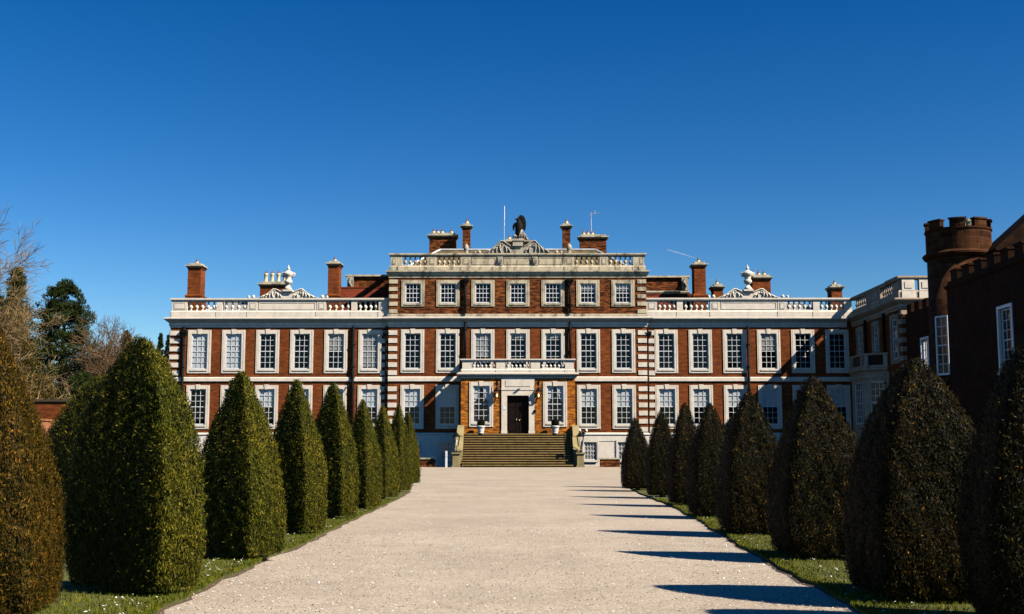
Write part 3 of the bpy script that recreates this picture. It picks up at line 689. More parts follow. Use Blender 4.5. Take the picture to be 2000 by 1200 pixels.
# ------------------------------------------------------------------ roofs and chimneys
b = MB(); b.box(XL+.3,-XM,YW+.4,111.6,12.75,12.9); b.box(XM,37.7,YW+.4,111.6,12.75,12.9); b.box(XR+.4,37.7,YE+.4,YW+.4,12.75,12.9); b.box(-XM+.3,XM-.3,YM+.5,113.6,16.8,16.9)
b.build('roof', 'roof_flat', MAN)
def hip(bm, x0, x1, y0, y1, z0, z1, run, m=0):
    yc0, yc1 = y0+run, y1-run
    bm.add([(x0,y0,z0),(x1,y0,z0),(x1,y1,z0),(x0,y1,z0),(x0+run,yc0,z1),(x1-run,yc0,z1),(x1-run,yc1,z1),(x0+run,yc1,z1)],
           [(0,1,5,4),(1,2,6,5),(2,3,7,6),(3,0,4,7),(4,5,6,7)], m)
b = MB(); hip(b,-10.2,10.2,YM+.9,113.3,16.92,19.25,3.2)
for s in (-1,1):
    b.tube([(s*10.2,YM+.9,16.95),(s*7.0,YM+4.1,19.28)], .11, 6, 1)
b.tube([(-7.0,YM+4.1,19.28),(7.0,YM+4.1,19.28)], .10, 6, 1)
b.build('roof', ['slate','lead'], MAN)
b = MB(); hip(b,XL+1.5,-16.8,103.9,110.5,12.92,14.5,2.2); b.tube([(XL+3.7,106.1,14.5),(-19,106.1,14.5)], .1, 6, 1)
for p,q in (((XL+1.5,103.9,12.95),(XL+3.7,106.1,14.5)),((-16.8,103.9,12.95),(-19,106.1,14.5))): b.tube([p,q], .1, 6, 1)
b.build('roof', ['roof_flat','lead'], MAN)
b = MB(); hip(b,16.6,27.5,103.9,110.5,12.92,14.35,2.2); b.tube([(18.8,106.1,14.36),(25.3,106.1,14.36)], .1, 6, 1); b.tube([(27.5,103.9,12.95),(25.3,106.1,14.36)], .1, 6, 1)
b.build('roof', ['roof_flat','lead'], MAN)
for s in (-1,1):
    x0, x1 = sorted((s*11.15, s*16.3)); zt2 = 15.85 if s < 0 else 15.2
    b = MB(); b.prism_x([(103.6,12.95),(106.6,zt2),(109.5,12.95)], x0, x1); b.tube([(x0,106.6,zt2+.03),(x1,106.6,zt2+.03)], .09, 6); b.build('roof', 'tile', MAN)
for s in (-1,1):                             # attic returns beside the main block
    x0, x1 = sorted((s*11.12, s*15.35)); zt2 = 16.98 if s < 0 else 16.86
    b = MB(); b.box(x0,x1,107.2,112.5,12.9,zt2)
    b.build('attic_wall', 'brick_old', MAN)
    b = MB(); b.box(x0-(.25 if s<0 else 0),x1+(.25 if s>0 else 0),106.98,112.7,zt2,zt2+.16)
    if s > 0: b.mold([(11.13,107.2),(15.35,107.2),(15.35,112)], [(0,15.25),(.12,15.25),(.25,15.5),(.25,15.6),(0,15.66)])
    b.build('coping', 'weathered', MAN)
    xe = s*15.15; b = MB(); b.box(xe-.28,xe+.28,107.0,107.19,15.7,zt2-.002)
    b.tube([(xe,106.97,15.8),(xe+.1,106.92,16.1),(xe-.1,106.9,16.4),(xe,106.95,zt2-.1)], [.06,.13,.13,.06], 6); b.build('bracket', 'carved', MAN)

def chimney(x0, x1, ztop, Y, depth, pots, zb=12.9, pot='short', base=True, mat='brick'):
    """ztop = top of the cap"""
    b = MB(); b.box(x0,x1,Y,Y+depth,zb,ztop-.42)
    if base: b.box(x0-.14,x1+.14,Y-.14,Y+depth+.14,zb,zb+1.9); b.mold([(x0-.14,Y+depth+.14),(x0-.14,Y-.14),(x1+.14,Y-.14),(x1+.14,Y+depth+.14)], [(-.14,zb+1.9),(.04,zb+1.9),(.04,zb+2.0),(-.14,zb+2.12)])
    b.box(x0-.06,x1+.06,Y-.06,Y+depth+.06,ztop-.42,ztop-.34); 
    o = b.build('chimney', mat, MAN)
    c = MB(); c.mold([(x0,Y+depth),(x0,Y),(x1,Y),(x1,Y+depth)], [(-.1,ztop-.34),(.07,ztop-.34),(.22,ztop-.22),(.22,ztop-.14),(-.1,ztop-.12)]); c.box(x0,x1,Y,Y+depth,ztop-.34,ztop-.13); c.box(x0+.04,x1-.04,Y+.04,Y+depth-.04,ztop-.13,ztop+.06)
    c.build('cap', 'weathered', o)
    for px in pots:
        if pot == 'tall':
            prof = [(.17,0),(.2,.02),(.2,.1),(.155,.14),(.15,.62),(.19,.68),(.19,.8),(.15,.84)]; t0 = .84
        else: prof = [(.17,0),(.17,.02),(.15,.2),(.12,.24)]; t0 = .24
        bb = MB().lathe(px,Y+depth/2,[(r,ztop+.06+z_) for r,z_ in prof],10); bb.build('pot', 'pot_clay', o, True)
        if pot != 'ball':
            MB().lathe(px,Y+depth/2,[(.12,ztop+.06+t0),(.13,ztop+.1+t0),(.05,ztop+.22+t0),(.015,ztop+.4+t0)],8).build('cowl', 'cowl', o, True)
    return o
sc = lambda x, Y: x*Y/108.0
sz = lambda z_, Y: 1.45+(z_-1.45)*Y/108.0
Yc = 104.3
for x0,x1,zz,pots,kind in ((-30.2,-29.0,18.3,1,'short'),(-17.35,-16.35,18.5,1,'short'),(16.15,17.2,18.4,1,'short'),(28.65,29.6,16.3,1,'short'),(17.9,18.75,16.35,1,'short')):
    a0, a1 = sc(x0,Yc), sc(x1,Yc); chimney(a0,a1,sz(zz,Yc),Yc,1.5,[(a0+a1)/2],12.9,kind,zz>17)
chimney(sc(-23.55,105),sc(-21.2,105),sz(16.6,105),105,1.6,[sc(-23.2+.58*k,105) for k in range(4)],12.9,'tall',False)
chimney(sc(21.45,105),sc(23.1,105),sz(17.2,105),105,1.6,[sc(21.7+.5*k,105) for k in range(3)],12.9,'short',False)
chimney(-8.1,-5.65,21.1,108,1.2,[-7.75,-7.35,-6.95,-6.1],18.6,'short',False,'brick_old')
chimney(5.75,8.15,20.95,108,1.2,[6.1,6.5,6.9],18.6,'short',False,'brick_old')
chimney(-5.0,-4.3,21.8,107,.8,[-4.62],18.2,'short',False,'brick_old'); chimney(4.1,4.8,21.8,107,.8,[4.48],18.2,'short',False,'brick_old')
chimney(-1.12,1.14,20.45,107.5,1.2,[-.75,.75],18.6,'short',False,'brick_portico')

# ------------------------------------------------------------------ downpipes
def pipe(x, Y, z0, z1, hopper=None, axis='y', r=.115):
    b = MB()
    P = (lambda z_: (x, Y-.2, z_)) if axis == 'y' else (lambda z_: (x-.2, Y, z_))
    b.tube([P(z0),P(z1)], r, 8)
    for zz in np.arange(z0+.8,z1-.3,1.9): b.tube([P(zz),P(zz+.1)], r*1.5, 8)
    o = b.build('downpipe', 'black_iron', MAN, True)
    if hopper:
        p = P(hopper); h = MB(); h.taper(p[0],p[1],hopper-.35,hopper,.2,.2,.52,.34); h.box(p[0]-.3,p[0]+.3,p[1]-.18,p[1]+.16,hopper,hopper+.3); h.tube([(p[0]-.26,p[1]-.19,hopper+.15),(p[0],p[1]-.24,hopper+.08),(p[0]+.26,p[1]-.19,hopper+.15)], .05, 6)
        h.build('hopper', 'black_iron', o)
for x in (-4.5,4.5):
    pipe(x,YM,12.99,15.9,15.75); pipe(x,YM,8.9 if abs(x)<4.7 else 0,12.3,None)
for x, h in ((-28.78,11.3),(-14.15,None),(19.82,None),(11.22,11.2),(-11.28,11.2)): pipe(x,YW,.0,11.95,h, r=.06 if x == 11.22 else .115)
for y in (98.2,93.2): pipe(XR,y,0,12.0,None,'x')
b = MB(); b.tube([(-14.45,YW-.2,7.35),(-14.15,YW-.34,7.6),(-13.8,YW-.2,7.7)], .05, 6); b.tube([(-14.5,YW-.2,6.9),(-14.6,YW-.34,6.6)], .05, 6); b.build('pipe_bracket', 'black_iron', MAN)

# ------------------------------------------------------------------ portico
XP0, XP1 = -4.72, 4.78
b = MB(); b.wall(south(YP), XP0, XP1, 2.72, 7.35, [hole(-3.02,3.62),hole(3.12,3.62),(-.87,.93,2.72,5.85)], .4)
for x0 in (XP0, XP1-.4): b.box(x0,x0+.4,YP+.4,YM-.005,0,7.35)
b.box(XP0+.4,XP1-.4,YM-.3,YM-.01,2.72,7.3,0); b.build('wall', 'brick_portico', MAN)
b = MB(); b.box(XP0-.06,XP1+.06,YP-.06,YP+.5,0,2.66); b.box(XP0+.42,XP1-.42,YP+.41,YM-.31,2.55,2.7); b.build('plinth', 'plinth_paint', MAN)
PP = [(XP0,YM-.01),(XP0,YP),(XP1,YP),(XP1,YM-.01)]
b = MB(); b.mold(PP, [(0,7.3),(.05,7.3),(.08,7.42),(.25,7.52),(.3,7.6),(.32,7.62),(.32,7.72),(.05,7.78),(-.3,7.78),(-.3,7.3)]); b.box(XP0+.2,XP1-.2,YP+.2,YM-.02,7.5,7.74); b.build('cornice', 'white_stone', MAN)
balustrade([(XP0+.08,YM-.02),(XP0+.08,YP+.05),(XP1-.08,YP+.05),(XP1-.08,YM-.02)], 7.785, 8.1, 8.68, 8.92,
           [(-3.85,-1.8,6),(-1.0,1.08,6),(1.9,3.95,6)], [(-4.62,-3.87,False),(-1.78,-1.02,False),(1.1,1.88,False),(3.97,4.7,False)], [], 'white_stone', lambda a,d:(a,YP+.05+d), .32, 1.1)
# stone doorcase
b = MB()
for x0,x1 in ((-1.34,-.88),(.94,1.40)): b.box(x0,x1,YP-.1,YP-.003,2.95,6.3); b.box(x0-.03,x1+.03,YP-.13,YP-.002,2.72,2.949)
b.box(-.879,.939,YP-.1,YP-.003,5.86,6.3); b.box(-1.36,1.42,YP-.14,YP-.003,6.301,6.5); b.box(-1.34,1.40,YP-.08,YP-.003,6.501,7.29)
b.box(-1.0,1.06,YP-.11,YP-.0805,6.62,7.1); b.build('doorcase', 'white_stone', MAN)
for e in (-1,1):
    x0, x1 = sorted((.03+e*.01, .03+e*.89)); b = MB(); b.box(x0,x1,YP+.25,YP+.31,2.74,5.84)
    for za, zc in ((2.95,3.7),(3.85,4.75),(4.9,5.6)):
        for q in ((x0+.13,x1-.13,za,za+.05),(x0+.13,x1-.13,zc-.05,zc),(x0+.13,x0+.18,za+.0501,zc-.0501),(x1-.18,x1-.13,za+.0501,zc-.0501)): b.box(q[0],q[1],YP+.225,YP+.2495,q[2],q[3])
    d = b.build('door', 'wood', MAN); MB().lathe(.03+e*.12,YP+.2,[(.02,3.78),(.05,3.8),(.055,3.85),(.05,3.9),(.02,3.92)],8).build('handle', 'brass', d, True)
MB().box(-1.22,-.98,YP-.115,YP-.1005,4.7,5.0).build('notice', 'paper', MAN)

# steps
ST = thing('stone_staircase', (0,95.3,0), 'broad mossy stone staircase rising to the mansion door', 'staircase')
n = 14; hz = 2.70/n; run = .255; y0 = 95.35
b = MB()
for k in range(n):
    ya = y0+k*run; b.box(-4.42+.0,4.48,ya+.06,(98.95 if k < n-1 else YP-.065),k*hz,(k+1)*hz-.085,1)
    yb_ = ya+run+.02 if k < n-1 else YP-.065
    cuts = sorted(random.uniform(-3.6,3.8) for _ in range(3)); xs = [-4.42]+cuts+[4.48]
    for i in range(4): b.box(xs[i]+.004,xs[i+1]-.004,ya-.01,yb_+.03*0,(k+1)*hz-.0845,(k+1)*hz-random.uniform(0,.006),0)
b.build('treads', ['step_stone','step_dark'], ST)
for s in (-1,1):
    xa, xb = (-4.95,-4.43) if s < 0 else (4.49,5.01)
    b = MB(); b.prism_x([(95.9,0),(95.9,1.35),(97.3,2.3),(97.3,2.5),(98.55,3.25),(99.44,3.4),(99.44,0)], xa, xb)
    b.prism_x([(95.75,1.36),(97.35,2.44),(97.35,2.32),(95.75,1.24)], xa-.05, xb+.05); b.build('parapet', 'parapet', ST)
b = MB(); pr = [(4.3,95.6,.95),(4.3,98.9,3.55)]
b.tube(pr, .03, 6)
for k in range(12): u = k/11; y = 95.6+3.3*u; b.tube([(4.3,y,.12+2.5*u),(4.3,y,.95+2.6*u)], .018, 5)
b.build('railing', 'black_iron', ST)

# pedestals with lanterns at the foot of the steps
def lantern(bm, cx, cy, z0, h, w, glass):   # tapering four-sided lantern with domed cap
    hb = h*.55; t = .032
    for sx in (-1,1):
        for sy in (-1,1): bm.tube([(cx+sx*w*.30,cy+sy*w*.30,z0),(cx+sx*w*.5,cy+sy*w*.5,z0+hb)], t, 5)
    bm.taper(cx,cy,z0-.04,z0,w*.5,w*.5,w*.68,w*.68); bm.box(cx-w*.56,cx+w*.56,cy-w*.56,cy+w*.56,z0+hb,z0+hb+.04)
    bm.lathe(cx,cy,[(w*.66,z0+hb+.04),(w*.6,z0+hb+.09),(w*.42,z0+hb+.16),(w*.36,z0+hb+.22),(w*.24,z0+hb+.3),(w*.16,z0+hb+.33),(w*.12,z0+hb+.38),(w*.05,z0+hb+.44),(.012,z0+hb+.52)],10)
    for k in range(8): a = k*math.pi/4; bm.tube([(cx+w*.62*math.cos(a),cy+w*.62*math.sin(a),z0+hb+.05),(cx+w*.7*math.cos(a),cy+w*.7*math.sin(a),z0+hb+.12)], .018, 4)
    glass.taper(cx,cy,z0,z0+hb,w*.54,w*.54,w*.93,w*.93)
M['lantern_glass'] = glass_mat(); 
for x, lab in ((-4.88,'black lantern on a stone pedestal at the shadowed foot of the staircase'),(4.98,'black lantern on a stone pedestal beside the white plinth, right of the steps')):
    t = thing('pedestal_lantern', (x,95.45,0), lab, 'lantern', 'lanterns flanking the stairs')
    b = MB(); b.box(-.33,.33,-.33,.33,0,.14); b.box(-.27,.27,-.27,.27,.14,.98); b.box(-.31,.31,-.31,.31,.98,1.05); b.box(-.36,.36,-.36,.36,1.05,1.16); b.build('pedestal', 'parapet', t, local=True)
    b = MB(); g = MB(); b.tube([(0,0,1.16),(0,0,1.62)], .03, 8); b.lathe(0,0,[(.14,1.16),(.12,1.22),(.05,1.28),(.03,1.34)],10); lantern(b,0,0,1.68,1.3,.5,g)
    o = b.build('lantern', 'black_iron', t, local=True); g.build('pane', 'lantern_glass', o, local=True)
    MB().lathe(0,0,[(.02,1.7),(.035,1.75),(.035,1.95),(.06,2.05),(.05,2.15),(.01,2.2)],8).build('bulb', 'blind', o, True, True)
for x, lab in ((-1.72,'black wall lantern with yellow glow between door and shadow-side window'),(1.74,'black wall lantern with yellow glow right of the door')):
    t = thing('wall_lantern', (x,YP-.02,5.5), lab, 'lantern', 'lit lanterns beside the front door')
    b = MB(); g = MB(); lantern(b,0,-.3,.12,1.0,.42,g); b.tube([(0,.02,1.45),(0,-.15,1.55),(0,-.3,1.45),(0,-.3,1.15)], .025, 6); b.box(-.08,.08,-.0,.017,1.2,1.6); b.tube([(0,.0,.5),(.0,-.12,.12)], .02, 5)
    o = b.build('lantern', 'black_iron', t, local=True); g.build('pane', 'lantern_glass', o, local=True)
    MB().lathe(0,-.3,[(.02,.2),(.05,.25),(.075,.36),(.05,.46),(.01,.52)],8).build('bulb', 'bulb', o, True, True)

# potted box balls
def box_ball(x, label):
    t = thing('potted_topiary', (x,98.78,2.7), label, 'potted plant', 'potted box balls by the front door')
    b = MB(); b.lathe(0,0,[(.21,0),(.235,.04),(.22,.07),(.25,.2),(.27,.24),(.27,.28),(.27,.30),(.31,.5),(.345,.53),(.36,.57),(.36,.63),(.31,.64),(.29,.58)],20); b.build('pot', 'planter', t, True, True)
    n = 6000; u = rand_unit(n); P = u*(.31+RNG.normal(0,.012,n))[:,None] + np.array([[0,0,.88]])
    D = u + RNG.normal(0,.7,(n,3)); Nn = u*.7 + RNG.normal(0,.6,(n,3)); Nn /= np.linalg.norm(Nn,axis=1,keepdims=True)
    A,T_ = np.meshgrid(np.linspace(0,2*np.pi,17)[:-1], np.linspace(.05,3.09,9)); cv = np.stack([.28*np.sin(T_)*np.cos(A),.28*np.sin(T_)*np.sin(A),.88+.28*np.cos(T_)],-1).reshape(-1,3)
    cf = [(i*16+k,i*16+(k+1)%16,(i+1)*16+(k+1)%16,(i+1)*16+k) for i in range(8) for k in range(16)]
    mesh_obj('shrub', leaf_mesh(P,D,Nn,RNG.uniform(.03,.05,n),RNG.uniform(.018,.03,n),RNG.beta(2,2.5,n),(cv,cf)), 'box_green', t)
box_ball(-3.02,'clipped box ball in a white pot, under the window left of the door'); box_ball(3.1,'clipped box ball in a white pot, under the window right of the door')

# small fittings
t = thing('security_camera', (.13,YP-.14,6.38), 'small grey security camera above the front door', 'camera'); b = MB(); b.lathe(0,-.08,[(.1,0),(.1,.05),(.06,.12),(.02,.14)],10); b.build('dome','black_iron',t,local=True); MB().tube([(-.12,-.16,.02),(.12,-.1,.1)], .05, 8).build('housing','lead',t,local=True)
t = thing('door_intercom', (1.44,YP-.02,4.55), 'small black intercom lamp on the brick beside the doorcase', 'intercom'); MB().lathe(0,-.1,[(.04,-.14),(.1,-.1),(.12,.02),(.08,.12),(.02,.16)],10).build('body','black_iron',t,True,True)
t = thing('floodlight', (5.55,YM-.2,2.83), 'pair of small white floodlights on the plinth ledge right of the steps', 'floodlight')
for dx in (-.28,.28): MB().lathe(dx,-.02,[(.03,.02),(.1,.06),(.13,.16),(.1,.26),(.03,.3)],10).build('lamp_head','white_paint',t,True,True)
MB().box(-.3,.3,-.02,.02,.0,.05).build('arm','black_iron',t,local=True)
t = thing('marker_post', (-5.62,94.8,0), 'slim white post standing at the foot of the shadowed plinth', 'post'); b = MB(); b.taper(0,0,0,1.28,.17,.12,.16,.11); b.build('post','white_paint',t,local=True); MB().box(-.07,.07,-.075,-.062,.85,1.15).build('plate','paper',t,local=True)

for s, lab in ((1,'low brick area wall with stone coping in front of the bright plinth'),(-1,'low brick area wall in the shadow left of the steps')):
    t = thing('low_wall', (s*7.4,96.6,0), lab, 'wall', 'low walls of the basement area')
    b = MB(); b.box(-.8,.8,-.2,.2,0,.62); b.build('wall','brick_old',t,local=True); MB().box(-.88,.82,-.27,.27,.622,.74).build('coping','weathered',t,local=True)
    t = thing('stone_pier', (s*8.62,96.6,0), 'squat stone pier ending the %s area wall' % ('sunlit' if s > 0 else 'shadowed'), 'pier', 'stone piers of the basement area')
    b = MB(); b.box(-.32,.32,-.32,.32,0,.12); b.box(-.25,.25,-.25,.25,.12,.95); b.box(-.3,.3,-.3,.3,.95,1.0); b.build('shaft','weathered',t,local=True); MB().box(-.38,.38,-.38,.38,1.0,1.14).build('cap','step_dark',t,local=True)

# urns on the wing crests
for x, lab in ((-19.95,'white stone urn with handles on the crest beside the four cream chimney pots'),(20.0,'white stone urn with handles on the crest beside a broad brick stack')):
    t = thing('stone_urn', (x,YW+.25,15.16), lab, 'urn', 'stone urns on the wing crests')
    b = MB(); b.taper(0,0,0,.42,.76,.6,.2,.2); b.lathe(0,0,[(.09,.40),(.1,.46),(.3,.58),(.36,.72),(.33,.84),(.24,.92),(.28,.96),(.28,1.0),(.24,1.04),(.36,1.16),(.48,1.34),(.50,1.44),(.46,1.5)],16); b.build('body','white_stone',t,True,True)
    MB().lathe(0,0,[(.46,1.501),(.40,1.56),(.2,1.66),(.11,1.74),(.1,1.8),(.15,1.84),(.15,1.92),(.09,1.98),(.05,2.06),(.06,2.1),(.02,2.2)],14).build('lid','white_stone',t,True,True)
    for e in (-1,1): MB().tube([(e*.34,-.08,1.12),(e*.52,-.1,1.2),(e*.6,-.1,1.36),(e*.5,-.1,1.5),(e*.4,-.08,1.47)], [.05,.06,.06,.06,.05], 7).build('handle','white_stone',t,True,True)

# eagle statue
EA = thing('eagle_statue', (.08,YM+.26,19.52), 'dark stone eagle with drooping wings crowning the central crest', 'statue')
b = MB(); b.tube([(-.12,0,.12),(-.08,0,.38),(.0,-.02,.75),(.08,-.02,1.1),(.06,-.03,1.4),(.02,-.06,1.62),(-.03,-.1,1.74)], [.10,.2,.30,.36,.30,.19,.15], 12)
b.lathe(-.06,-.13,[(.04,1.62),(.13,1.68),(.155,1.78),(.12,1.88),(.03,1.93)],10); b.tube([(-.16,-.2,1.78),(-.26,-.24,1.77),(-.31,-.26,1.69)], [.07,.05,.015], 7)
b.tube([(-.12,.02,.35),(-.2,.0,.12),(-.25,-.03,.02)], [.12,.09,.08], 8); b.tube([(.1,.02,.4),(.08,-.05,.15),(.05,-.1,.02)], [.12,.09,.08], 8)
b.build('body','bronze',EA,True,True)
def wing(pts_out, pts_in, y0, y1):
    b = MB(); poly = pts_out + pts_in[::-1]; b.prism(poly, y0, y1)
    for (x0,z0),(x1,z1) in zip(pts_out, pts_in): b.tube([(x0,y0-.02,z0),((x0+x1)/2,y0-.05,(z0+z1)/2),(x1,y0-.02,z1)], [.03,.05,.04], 5)
    return b
wing([(-.02,1.95),(.1,2.12),(.25,2.17),(.42,2.1),(.56,1.92),(.64,1.66),(.67,1.36),(.64,1.05),(.58,.82)],[(.0,1.8),(.06,1.82),(.12,1.8),(.2,1.7),(.28,1.55),(.34,1.38),(.36,1.2),(.38,1.02),(.5,.8)],-.12,.06).build('wing','bronze',EA,local=True)
wing([(-.08,1.55),(-.22,1.52),(-.38,1.44),(-.48,1.3),(-.52,1.12),(-.5,.95),(-.42,.78)],[(-.08,1.2),(-.14,1.22),(-.2,1.25),(-.26,1.2),(-.32,1.08),(-.36,.94),(-.38,.8)],-.1,.06).build('wing','bronze',EA,local=True)
b = MB(); b.prism([(-.12,-.0),(.1,.35),(.3,1.02),(.38,.7),(.6,.3),(.82,.0)],-.2,.0)
for k in range(5): b.tube([(.28+.03*k,-.22,.85-.05*k),(.12+.12*k,-.25,.42),(-.02+.18*k,-.22,.05)], [.03,.055,.06], 6)
b.tube([(-.48,-.1,.02),(-.42,-.12,.26),(-.26,-.1,.34),(-.12,-.1,.2)], [.12,.14,.12,.08], 8); b.tube([(-.55,-.08,.0),(-.2,-.14,-.0),(.3,-.2,.02),(.85,-.08,.02)], [.07,.1,.1,.07], 8)
b.build('carved_base','carved',EA,True,True)

t = thing('mast_aerial', (-1.22,107.2,20.0), 'tall thin white mast behind the eagle statue', 'aerial'); b = MB(); b.tube([(0,0,-1),(0,0,2.1)], .035, 6); b.tube([(0,0,1.6),(0,0,2.0)], .06, 6); b.build('pole','metal_pole',t,local=True); MB().tube([(.02,0,2.1),(.02,0,3.5)], .045, 6).build('antenna','white_paint',t,local=True)
t = thing('television_aerial', (6.8,108.6,20.9), 'small television aerial with cross bars on the broad brick stack', 'aerial'); MB().tube([(0,0,-.3),(0,0,2.25)], .035, 6).build('pole','metal_pole',t,local=True)
b = MB(); b.tube([(-.1,0,2.05),(.75,-.1,2.2)], .025, 5)
for k in range(5): x = .05+.16*k; b.tube([(x,-.3,2.08+.03*k),(x,.3,2.08+.03*k)], .015, 4)
b.tube([(.3,0,1.95),(.36,0,2.45)], .02, 4); b.build('antenna','metal_pole',t,local=True)

# ------------------------------------------------------------------ bay on the east range
b = MB(); bay = [(XR,98.6),(27.3,97.6),(27.3,94.2),(XR,92.9)]; 
def seg_wall(p, q, z0, z1, holes, th, bm, m=0):
    p, q = Vector(p), Vector(q); d = (q-p); ln = d.length; d /= ln; nrm = Vector((-d.y, d.x))
    f = lambda a, dd, z_: (p.x+d.x*a+nrm.x*dd, p.y+d.y*a+nrm.y*dd, z_)
    bm.wall(f, 0, ln, z0, z1, holes, th, m); return f, ln
for p, q in zip(bay[:-1], bay[1:]):
    ln = (Vector(q)-Vector(p)).length; hw = ln*.5-.45
    seg_wall(p,q,0,2.6,[],.3,b); f, l = seg_wall(p,q,2.6,7.35,[(.45,ln-.45,3.4,6.7)],.3,b)
b.mold(bay, [(0,7.3),(.06,7.3),(.1,7.45),(.28,7.6),(.3,7.75),(0,7.8),(-.3,7.8),(-.3,7.3)]); b.mold(bay, [(0,6.9),(.06,6.9),(.1,7.02),(.06,7.06),(0,7.06)])
b.add([(x,y,7.7) for x,y in bay], [(0,1,2,3)])
for p, q in zip(bay[:-1], bay[1:]):          # balcony piers and rails
    p2, q2 = Vector(p), Vector(q); d = (q2-p2).normalized()
    for c in (p2+d*.25, q2-d*.25): b.lathe(c.x+.05,c.y,[(.24,7.8),(.24,8.75)],4,0,math.atan2(d.y,d.x)+math.pi/4)
b.mold(bay, [(.05,8.75),(.1,8.8),(.1,8.92),(-.25,8.92),(-.25,8.75)]); b.mold(bay, [(.05,7.8),(.05,7.98),(-.25,7.98),(-.25,7.8)])
b.build('bay', 'shaded_white_stone', MAN)
b = MB(); b.mold(bay, [(-.06,7.98),(-.06,8.75),(-.12,8.75),(-.12,7.98)]); b.build('balcony_panel', 'black_iron', MAN)
for p, q in zip(bay[:-1], bay[1:]):
    p2, q2 = Vector(p), Vector(q); d = (q2-p2).normalized(); ln = (q2-p2).length; c = (p2+q2)/2; w = ln-.9
    o = sash_mb(w,3.3,3 if w<1.5 else 5,6,.12).build('window','white_paint',MAN,local=True); o.location = Vector((c.x,c.y,3.4))-MAN.location; o.rotation_euler.z = math.atan2(d.y,d.x)
    MB().box(-w/2+.03,w/2-.03,.15,.155,.03,3.27).build('pane','glass',o,local=True)

# ------------------------------------------------------------------ sandstone range and round tower
SR = thing('sandstone_range', (24.7,60,0), 'dark castellated sandstone range with white sash windows beside the drive', 'building')
XS = 24.7
swin = [60.2,55.2,50.2,45.2,40.2,35.2]
b = MB(); b.wall(west(XS), 16, 68.2, 0, 10.7, [(y-.95,y+.95,5.35,8.7) for y in swin] + [(y-.7,y+.7,1.2,3.9) for y in (58.2,)], .6)
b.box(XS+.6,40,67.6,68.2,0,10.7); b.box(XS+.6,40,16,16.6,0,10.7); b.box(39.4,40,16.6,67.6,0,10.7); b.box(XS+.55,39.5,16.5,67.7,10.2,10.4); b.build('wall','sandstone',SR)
b = MB(); b.mold([(XS,68.2),(XS,16)], [(0,10.5),(.12,10.55),(.18,10.7),(0,10.8)]); b.box(XS-.02,XS+.4,16,68,10.72,10.95)
y = 67.4
while y > 17:
    b.box(XS-.02,XS+.4,y-1.0,y,10.951,11.45); b.box(XS-.08,XS+.46,y-1.05,y+.05,11.4501,11.55); y -= 1.75
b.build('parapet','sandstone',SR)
def stone_window(w, h, y, z0):
    o = MB(); a = w/2
    o.box(-a-.0,-a+.16,-.05,.1,0,h).box(a-.16,a,-.05,.1,0,h).box(-a+.16,a-.16,-.05,.1,h-.16,h).box(-a,a,-.12,.1,-.14,-.002)
    o = o.build('window','white_paint',SR,local=True); o.location = Vector((XS,y,z0))-SR.location; o.rotation_euler.z = R(-90)
    sash_mb(w-.32,h-.18,3,6,.16).build('sash','white_paint',o,local=True); MB().box(-a+.18,a-.18,.19,.195,.02,h-.18).build('pane','glass',o,local=True)
    return o
w0 = stone_window(1.9,3.35,swin[0],5.35)
for y in swin[1:]: c = copy_tree(w0,SR); c.location = Vector((XS,y,5.35))-SR.location
stone_window(1.4,2.7,58.2,1.2)
b = MB(); arc = [(58.2+1.35*math.cos(t),4.15+1.35*math.sin(t)) for t in np.linspace(0,math.pi,17)]
b.tube([(XS-.06,yy,zz) for yy,zz in arc], .2, 8); b.box(XS-.3,XS-.002,56.55,57.15,3.9,4.2); b.box(XS-.3,XS-.002,59.25,59.85,3.9,4.2); b.box(XS-.2,XS-.002,56.65,57.05,0,3.899); b.box(XS-.2,XS-.002,59.35,59.75,0,3.899); b.build('arched_surround','parapet',SR)
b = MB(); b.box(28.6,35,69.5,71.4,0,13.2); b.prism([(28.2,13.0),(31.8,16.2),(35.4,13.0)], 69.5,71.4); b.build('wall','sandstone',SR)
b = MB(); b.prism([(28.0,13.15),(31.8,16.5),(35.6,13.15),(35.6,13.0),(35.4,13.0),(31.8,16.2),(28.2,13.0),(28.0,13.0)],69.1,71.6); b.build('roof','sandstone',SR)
# link wall towards the brick range
b = MB(); XK = 29.15
b.wall(west(XK), 73, 89.2, 0, 11.5, [(84.4,86.1,5.2,9.4)], .5)
y = 88.9
while y > 74: b.box(XK,XK+.4,y-1.0,y,11.52,12.15); y -= 1.7
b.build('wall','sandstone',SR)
o = stone_window(1.7,4.2,85.25,5.2); o.location.x = XK-SR.location.x

